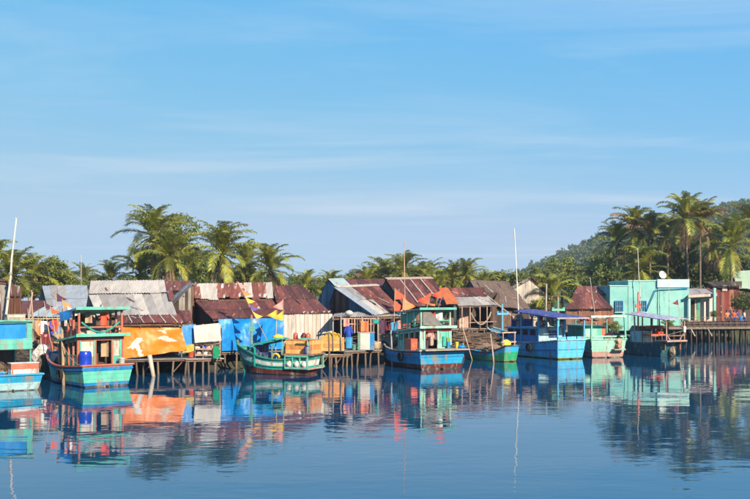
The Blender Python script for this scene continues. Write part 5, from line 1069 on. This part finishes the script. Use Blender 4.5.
for px, py, c, k, w_, h_, lb in items: garment(lb, P(px, py, 55.68), w_, h_, FL[c], k)
mb = MB(); c = P(28, 335.5, 55.3); ax = V(.1, -1, .15).normalized(); u_ = ax.orthogonal().normalized(); v_ = ax.cross(u_)
mb.grid(lambda u, v: c+(u_*math.cos(6.2832*u)+v_*math.sin(6.2832*u))*.52*(v**.9)-ax*(.3*v*v-.25)*-1, 20, 6); tag(mb.build('woven_basket', M_bamboo, None, True), 'round woven basket leaning against the drying rack', 'basket')
heap('white sack and nets hanging between the two left boats', V(P(43, 300, 53.4).x, 53.4, .9), (.6, .5, .62), M_tarpwhite, 21, 'sack_heap', 'sack', 20)
heap('tan net trailing into the water between the two left boats', V(P(44.5, 300, 52.8).x, 52.8, -.05), (.5, .45, 1.0), M_netbrown, 22)
heap('dark net heap on the left deck', V(P(24, 300, 55.6).x, 55.6, .98), (.8, .5, .5), M_net, 23); heap('brown net heap beside the dark one on the left deck', V(P(52, 300, 54.9).x, 55.6, .98), (.9, .5, .6), M_netbrown, 24); heap('maroon tarpaulin heap on the turquoise boat foredeck', bw(bB, -.4, 4.5, .72), (.6, .7, .6), PT['dkred'], 25)
for k, (px, m, lb) in enumerate(((21, M_plwhite, 'white drum on the left deck'), (37, PT['salmon'], 'reddish drum on the left deck'), (60, M_plgreen, 'green drum on the left deck'))): barrel(lb, V(P(px, 300, 57.4).x, 57.4, .98), .28, .85, m, 'drums on the left deck')
crate('pale wooden box on top of the left cabin roof', bw(bA, .75, 2.6, P(0, 321, 46).z+.02), .9, .5, .28, R(36), M_wpale, planks=2)

# middle decks
crate('tilted orange wooden bin on the little deck', V(P(334, 300, 61.4).x-.1, 61.45, 1.03), 1.55, .8, .95, R(4), M_wcrate2, planks=4, mat2=M_wcrate, openz=True, name='wooden_bin')
heap('yellow nets spilling out of the wooden bin', V(P(334, 300, 61.4).x-.1, 61.45, 1.72), (.6, .35, .38), material('net_yellow', (.66, .38, .03), (.5, .28, .02), rough=.9), 31)
dk = thing('deck', 'low plank landing with wobbly stilts before the wooden bin', 'deck', V(P(335, 300, 60).x, 60, 0)); deck(dk, P(321, 300, 60.0)[:2], P(350, 300, 60.6)[:2], 1.4, .86, 4, 2, rows=2, brace=True)
tk = thing('cabinet', 'blue cabinet with a beige sheet on its front on the porch', 'cabinet', V(P(366, 300, 61.3).x, 61.3, 1.08))
c = P(366, 300, 61.4); MB().box((c.x, 61.6, 1.08+.62), (1.15, .6, 1.2)).build('body', PT['blue'], tk); MB().box((c.x-.06, 61.28, 1.08+.6), (.66, .03, 1.14)).build('front_sheet', M_tarpwhite, tk); MB().box((c.x-.48, 61.28, 1.08+.6), (.16, .03, 1.16)).build('door', PT['teal'], tk); MB().box((c.x, 61.6, 2.30), (1.2, .66, .05)).build('top', M_wpink, tk)
garment('deep blue raincoat hanging at the porch post', P(348.5, 326, 60.9), .55, 1.05, FL['blue'], 'shirt', 'clothes on the porch'); garment('light blue trousers hanging under the raincoat', P(349, 337, 60.85), .5, .75, FL['sky'], 'trousers', 'clothes on the porch'); garment('dark shirt hanging at the right of the porch', P(383, 320, 62.4), .6, .9, FL['dark'], 'shirt', 'clothes on the porch'); garment('pink towel hanging under the porch roof', P(346.5, 319, 60.95), .4, .5, FL['pink'], 'towel', 'clothes on the porch'); garment('red cloth over the slats of the porch', P(364.5, 321, 61.5), .5, .7, FL['orange'], 'towel', 'clothes on the porch'); garment('teal cap-like cloth under the porch roof edge', P(376, 319, 62.2), .5, .3, FL['teal'], 'towel', 'clothes on the porch')
heap('dark net heap at the right end of the porch deck', V(P(381, 300, 62.6).x, 62.9, 1.07), (.55, .5, .42), M_net, 35)
barrel('dark blue barrel beside the wooden bin', V(P(316, 300, 62).x, 61.9, 1.04), .24, .6, PT['navy'])
# right pier
for k, (px, m, lb) in enumerate(((741, M_tarpblue, 'blue plastic drum at the right end of the pier'), (735.5, PT['navy'], 'navy drum on the pier'), (731, M_plred, 'red drum on the pier by the people'))): barrel(lb, V(P(px, 300, 96.5).x, 96.5, 1.76), .32, .95, m, 'drums on the pier')

# mooring ropes
def mrope(lb, a, b_, sag):
    a, b_ = Vector(a), Vector(b_); mb = MB(); mb.tube([lerp(a, b_, i/12)-V(0, 0, sag*math.sin(math.pi*i/12)) for i in range(13)], .018, 5); tag(mb.build('mooring_rope', M_rope, None, True), lb, 'rope', 'mooring ropes')
mrope('slack rope from the turquoise boat stern to the bamboo stake', bw(bB, -1.35, -.1, 1.15), P(63, 345, 47.6), .25)
mrope('rope from the bright blue boat stern to the thin mooring stake', bw(bD, 1.7, -.1, 1.25), P(463.5, 331, 66.8), .3)
mrope('rope from the small green boat to the tilted pinkish stake', bw(bE, -.7, .2, 1.1), P(491.5, 343, 65.2), .12)
mrope('rope from the green side-on boat stern to the dark stake', bw(bC, -.9, -.5, 1.2), P(328.8, 345, 58.2), .2)
mrope('long rope from the dark teal boat bow to the pier', bw(bI, .2, 5.4, 1.6), V(P(690, 300, 92.5).x, 92.5, 1.6), .5)

# ------------------------------------------------------------------ people
M_skin = material('skin', (.40, .21, .13), (.34, .17, .10), rough=.6, rnd=.05); M_hair = material('hair', (.012, .010, .009), (.02, .016, .012), rough=.5)
def skinmesh(name, pts, edges, rad, rootv, mat, sub=1):
    me = bpy.data.meshes.new(name); me.from_pydata([tuple(p) for p in pts], edges, []); o = bpy.data.objects.new(name, me); COL.objects.link(o)
    o.modifiers.new('s', 'SKIN'); sv = me.skin_vertices[0].data
    for i, r in enumerate(rad): sv[i].radius = (r, r); sv[i].use_root = (i == rootv)
    o.modifiers['s'].use_smooth_shade = True; sb = o.modifiers.new('u', 'SUBSURF'); sb.levels = sub; sb.render_levels = sub
    dg = bpy.context.evaluated_depsgraph_get(); nm = bpy.data.meshes.new_from_object(o.evaluated_get(dg)); bpy.data.objects.remove(o); nm.materials.clear(); nm.materials.append(mat); nm.name = name; return nm
def person(label, loc, rotz, J, shirt, legs, longlegs=False, hat=None, shirtmat=True):
    """J: joints of the pose in metres, feet level z=0, facing -Y"""
    root = thing('person', label, 'person', loc, rotz, None, local=True)
    p = []; e = []; r = []
    def a(v, rad, par=None):
        p.append(Vector(v)); r.append(rad)
        if par is not None: e.append((par, len(p)-1))
        return len(p)-1
    pel = a(J['pelvis'], .125); wa_ = a(lerp(Vector(J['pelvis']), Vector(J['chest']), .5), .115, pel); ch = a(J['chest'], .135, wa_); nk = a(J['neck'], .055, ch)
    hd = Vector(J['head']); hb = a(lerp(Vector(J['neck']), hd, .45), .055, nk); h1 = a(hd, .092, hb); h2 = a(hd+(hd-Vector(J['neck'])).normalized()*.09, .07, h1)
    fw = Vector(J.get('face', (0, -1, 0))).normalized(); a(hd+fw*.10+V(0, 0, -.005), .016, h1)
    for s in ('l', 'r'):
        sx = 1 if s == 'l' else -1
        sh = a(J['sh_'+s], .062, ch); el = a(J['el_'+s], .042, sh); wr = a(J['wr_'+s], .030, el); d = (p[wr]-p[el]).normalized(); sidev = d.cross(V(0, 1, .2)).normalized()
        pm = a(p[wr]+d*.06, .032, wr)
        for k in range(4): f0 = a(p[pm]+d*.035+sidev*(k-1.5)*.019, .0095, pm); a(p[f0]+d*(.05-.006*abs(k-1.5))+V(0, -.012, -.01), .008, f0)
        th = a(p[wr]+d*.03+sidev*.045*sx, .010, wr); a(p[th]+d*.04, .008, th)
        hp = a(J['hip_'+s], .098, pel); kn = a(J['kn_'+s], .062, hp); an = a(J['an_'+s], .040, kn); tw = Vector(J.get('toe', (0, -1, 0))); a(p[an]+tw*.15+V(0, 0, -.045), .034, an); 
    bm_ = skinmesh('body', p, e, r, pel, M_skin); o = bpy.data.objects.new('body', bm_); COL.objects.link(o); o.parent = root; ORG[o] = V(0, 0, 0)
    def sub(name, keys, edges_, rad, mat, rt=0):
        m_ = skinmesh(name, [Vector(k) for k in keys], edges_, rad, rt, mat); q = bpy.data.objects.new(name, m_); COL.objects.link(q); q.parent = root
    if shirt: sub('shirt', [J['pelvis'], lerp(Vector(J['pelvis']), Vector(J['chest']), .5), J['chest'], lerp(Vector(J['chest']), Vector(J['neck']), .6), J['sh_l'], lerp(Vector(J['sh_l']), Vector(J['el_l']), .75), J['sh_r'], lerp(Vector(J['sh_r']), Vector(J['el_r']), .75)], [(0, 1), (1, 2), (2, 3), (2, 4), (4, 5), (2, 6), (6, 7)], [.135, .135, .155, .07, .085, .068, .085, .068], shirt, 0)
    f = .92 if longlegs else .8
    L_ = lambda s: lerp(Vector(J['kn_'+s]), Vector(J['an_'+s]), f) if longlegs else lerp(Vector(J['hip_'+s]), Vector(J['kn_'+s]), f)
    sub('trousers', [J['pelvis'], J['hip_l'], J['kn_l'] if longlegs else L_('l'), J['hip_r'], J['kn_r'] if longlegs else L_('r')]+([L_('l'), L_('r')] if longlegs else []), [(0, 1), (1, 2), (0, 3), (3, 4)]+([(2, 5), (4, 6)] if longlegs else []), [.14, .118, .085, .118, .085]+([.06, .06] if longlegs else []), legs, 0)
    mb = MB(); up = (hd-Vector(J['neck'])).normalized(); c = hd+up*.04-fw*.035; mb.blob(c, (.115, .12, .125), 2, 12, 8, .10); q = mb.build('hair', M_hair, root, True)
    sidev = fw.cross(V(0, 0, 1)).normalized()
    for s in (-1, 1):
        mb = MB(); mb.blob(hd+fw*.085+sidev*s*.034+up*.015, (.012, .012, .01), 1, 6, 4, 0); mb.build('eye', M_black, root); mb = MB(); mb.blob(hd+sidev*s*.095, (.014, .02, .03), 1, 6, 5, 0); mb.build('ear', M_skin, root)
    mb = MB(); mb.blob(hd+fw*.088-up*.045, (.028, .012, .008), 1, 8, 4, 0); mb.build('mouth', material('lips', (.32, .10, .08)), root)
    if hat: mb = MB(); mb.lathe(c+V(0, 0, .05), [(.24, -.03), (.14, .03), (.06, .1), (.01, .12)], 16); mb.build('hat', hat, root)
    return root
ST = dict(pelvis=(0, 0, .92), chest=(0, .01, 1.24), neck=(0, .01, 1.42), head=(0, -.01, 1.54), sh_l=(.17, .01, 1.36), el_l=(.23, .04, 1.08), wr_l=(.22, -.05, .85), sh_r=(-.17, .01, 1.36), el_r=(-.23, .04, 1.08), wr_r=(-.20, -.12, .88), hip_l=(.09, 0, .88), kn_l=(.10, -.03, .48), an_l=(.10, .02, .08), hip_r=(-.09, 0, .88), kn_r=(-.10, -.02, .48), an_r=(-.11, .03, .08))
CR = dict(pelvis=(0, .05, .24), chest=(-.02, -.02, .60), neck=(-.02, -.05, .80), head=(-.04, -.10, .93), face=(-.3, -1, -.2), sh_l=(.18, -.02, .72), el_l=(.30, -.20, .50), wr_l=(.20, -.42, .40), sh_r=(-.21, -.02, .72), el_r=(-.33, -.18, .50), wr_r=(-.20, -.40, .38), hip_l=(.10, .03, .20), kn_l=(.19, -.33, .46), an_l=(.14, -.12, .08), hip_r=(-.10, .03, .20), kn_r=(-.20, -.33, .46), an_r=(-.15, -.12, .08))
person('person in a tan shirt crouching on the stern of the mint boat, back turned', bw(bH, .80, -.36, .69), R(15+180), CR, FL['tan'], cloth('shorts', (.42, .22, .15)))
PX = [(727, 'person in an orange shirt standing on the pier', 'orange', 'dark', 20), (730.5, 'person in a pale shirt beside the orange shirt on the pier', 'white', 'maroon', -30), (737.5, 'person in a dark shirt standing on the pier by the drums', 'blue', 'dark', 40), (734, 'person in a red shirt standing behind the pier railing', 'red', 'blue', -10), (744.5, 'person at the right end of the pier in a white shirt', 'white', 'blue', 60)]
for k, (px, lb, s_, l_, rz) in enumerate(PX): q = P(px, 300, 94.6+.4*(k % 3)); person(lb, V(q.x, q.y, 1.75), R(rz), ST, FL[s_], FL[l_], True)
# ------------------------------------------------------------------ village clutter
def bucket(lb, p, r, h, mat, group=None):
    t_ = thing('bucket', lb, 'bucket', p, 0, group); p = Vector(p)
    MB().lathe(p, [(r*.75, 0), (r*.8, h*.05), (r, h*.92), (r*1.06, h*.94), (r*1.06, h), (r*.92, h), (r*.7, h*.1)], 12).build('pail', mat, t_, True)
    MB().tube([p+V(r*math.cos(a), 0, h+r*.9*math.sin(a)) for a in [math.pi*i/8 for i in range(9)]], .012, 5).build('handle', M_wgrey, t_)
def basket(lb, p, r, h, group=None, mat=None):
    t_ = thing('basket', lb, 'basket', p, 0, group); p = Vector(p)
    MB().lathe(p, [(r*.7, 0), (r*.9, h*.3), (r, h*.8), (r*1.04, h), (r*.9, h*.97), (r*.65, h*.2)], 12).build('weave', mat or M_bamboo, t_, True); MB().lathe(p+V(0, 0, h*.95), [(r*1.06, 0), (r*1.09, .04), (r*1.0, .06)], 12).build('rim', M_wpale, t_)
gL = 'loose gear on the left deck'
for px, Y, r, h, m, lb in ((15, 55.9, .19, .36, M_plred, 'red bucket at the left end of the left deck'), (31, 55.6, .18, .34, M_plblue, 'blue bucket below the tan trousers'), (49, 55.6, .2, .36, PT['turq'], 'turquoise bucket below the washing'), (70, 55.7, .2, .36, M_plyel, 'yellow bucket near the right end of the rack')):
    bucket(lb, V(P(px, 300, Y).x, Y, 1.0), r, h, m, gL)
for px, Y, lb in ((18, 56.6, 'tan basket behind the red bucket'), (27, 56.4, 'tan basket beside the white drum'), (63, 56.5, 'tan basket right of the green drum')): basket(lb, V(P(px, 300, Y).x, Y, 1.0), .34, .5, gL)
rg = random.Random(3)
for k in range(11):
    px = 14+k*5.6+rg.uniform(-1.5, 1.5); Y = 56.2+rg.uniform(0, 1.2); b0 = V(P(px, 300, Y).x, Y, .99); q = P(px+rg.uniform(-5, 5), rg.uniform(306, 322), Y+.3)
    mb = MB(); mb.tube([b0, lerp(b0, q, .5)+V(.03, 0, 0), q], [.04, .035, .025], 6); tag(mb.build('bamboo_pole', rg.choice([M_bamboo, M_wpink, M_wgrey])), 'thin pole leaning upright among the washing on the left deck', 'pole', 'thin poles on the left deck')
for k, (px, py, lb) in enumerate(((19, 327, 'dark net hanging at the left end of the drying rack'), (41, 326, 'brown net hanging in the middle of the drying rack'), (72, 326, 'brown net hanging at the right end of the drying rack'))):
    mb = MB(); p = P(px, py, 55.9); mb.grid(lambda u, v: p+V((u-.5)*(.75-.3*v), .07*math.sin(u*19+k)+.05*math.sin(v*7), -1.35*v+.1*math.sin(u*9)), 16, 10); tag(mb.build('hanging_net', [M_net, M_netbrown, M_netbrown][k], None, True), lb, 'net', gL)
# porch and middle decks
gP = 'loose gear on the middle decks'
for px, Y, m, lb in ((340.5, 61.3, M_plred, 'red bucket at the foot of the porch post'), (354, 61.6, PT['turq'], 'turquoise bucket under the raincoat'), (224, 58.9, M_plblue, 'blue bucket below the blue tarpaulin'), (191, 54.9, M_plred, 'red bucket on the deck beside the orange tarpaulin')):
    z = {340.5: 1.08, 354: 1.08, 224: 1.12, 191: 1.0}[px]; bucket(lb, V(P(px, 300, Y).x, Y, z), .19, .36, m, gP)
for px, Y, lb in ((376, 62.4, 'tan basket beside the blue cabinet'), (371.5, 63.2, 'tan basket behind the blue cabinet')): basket(lb, V(P(px, 300, Y).x, Y, 1.08), .34, .5, gP)
for k, (px, py, c, kd, lb) in enumerate(((398, 318, 'pink', 'shirt', 'pink shirt hanging before the bright blue boat bow'), (402, 322, 'red', 'towel', 'red cloth hanging beside the pink shirt'), (394.5, 321, 'sky', 'trousers', 'light blue trousers hanging left of the pink shirt'), (388, 319, 'maroon', 'shirt', 'maroon shirt hanging at the edge of the porch roof'))): garment(lb, P(px, py, 64.2), .6, .8, FL[c], kd, 'clothes under the porch roof edge')
MB_ = thing('washing_line', 'washing line under the porch roof edge', 'rope', P(393, 318, 64.2)); MB().tube([P(383, 318, 64.25), P(393, 319.5, 64.25), P(404, 317.5, 64.25)], .015, 5).build('line', M_rope, MB_); MB().tube([V(P(404, 300, 64.25).x, 64.25, -.5), P(404, 316, 64.25)], .05, 6).build('post', M_wgrey, MB_); MB().tube([V(P(383, 300, 64.25).x, 64.25, .9), P(383, 316, 64.25)], .05, 6).build('post', M_wgrey, MB_)
# tyres hung as fenders: parts of their boats
def fender(bo, x, y, z, ax='y'):
    r = .26; pts = [(V(x+r*math.cos(a), y, z+r*math.sin(a)) if ax == 'y' else V(x, y+r*math.cos(a), z+r*math.sin(a))) for a in [2*math.pi*i/14 for i in range(15)]]
    MB().tube(pts, .085, 6).build('tyre_fender', M_black, bo, True)
fender(bD, -1.82, 2.2, .75, 'x'); fender(bG, -1.62, 3.0, .8, 'x'); fender(bG, -1.62, 5.2, .85, 'x'); fender(bB, -1.55, 2.4, .55, 'x')
# gear on decks of the boats
for k, (bo, x, y, z, r_, m, lb) in enumerate(((bD, .9, 4.7, .85, (.4, .5, .4), M_plred, 'red net floats heaped on the bright blue boat foredeck'), (bD, -.9, 3.9, .9, (.4, .4, .35), FL['pink'], 'pinkish bundle in front of the green cabin'), (bG, -.4, 7.6, 1.1, (.7, .7, .5), M_net, 'dark net heap on the sky-blue boat foredeck'), (bH, -.2, 5.6, 1.0, (.8, .7, .6), M_netbrown, 'brown net heap on the mint boat foredeck'), (bI, 0, 4.0, .85, (.6, .5, .4), M_netbrown, 'brown net heap on the dark teal boat foredeck'), (bI, .5, 1.4, 1.72, (.3, .3, .25), M_plred, 'red bundle on the bench of the dark teal boat'), (bE, 0, 2.2, .42, (.5, .7, .4), M_net, 'dark net heap in the small green boat'), (bA, -.3, 2.6, .55, (.7, .6, .6), M_netbrown, 'brown net heap under the left-edge boat canopy'))): heap(lb, bw(bo, x, y, z), r_, m, 50+k)
for k, (bo, x, y, z, m, lb) in enumerate(((bB, .95, .25, 1.1, PT['white'], 'white bucket on the turquoise boat stern'), (bG, .7, .5, 1.2, M_plred, 'red bucket on the sky-blue boat stern'), (bI, -.6, -.4, 1.3, M_plblue, 'blue bucket on the wooden stern platform'), (bA, -.5, .35, .5, M_plblue, 'blue bucket beside the red and white fish box'))): bucket(lb, bw(bo, x, y, z), .18, .34, m, 'buckets on the boats')
# ------------------------------------------------------------------ haze
hm = bpy.data.materials.new('haze_air'); hm.use_nodes = True; t = hm.node_tree; t.nodes.clear()
pv = t.nodes.new('ShaderNodeVolumePrincipled'); pv.inputs['Color'].default_value = (.80, .88, 1, 1); pv.inputs['Density'].default_value = .0003; pv.inputs['Anisotropy'].default_value = .2
ou = t.nodes.new('ShaderNodeOutputMaterial'); t.links.new(pv.outputs[0], ou.inputs['Volume'])
mb = MB(); mb.box((60, 520, 58), (1500, 1800, 118))
tag(mb.build('haze', hm), 'thin bluish sea haze over the bay', 'haze', kind='stuff')
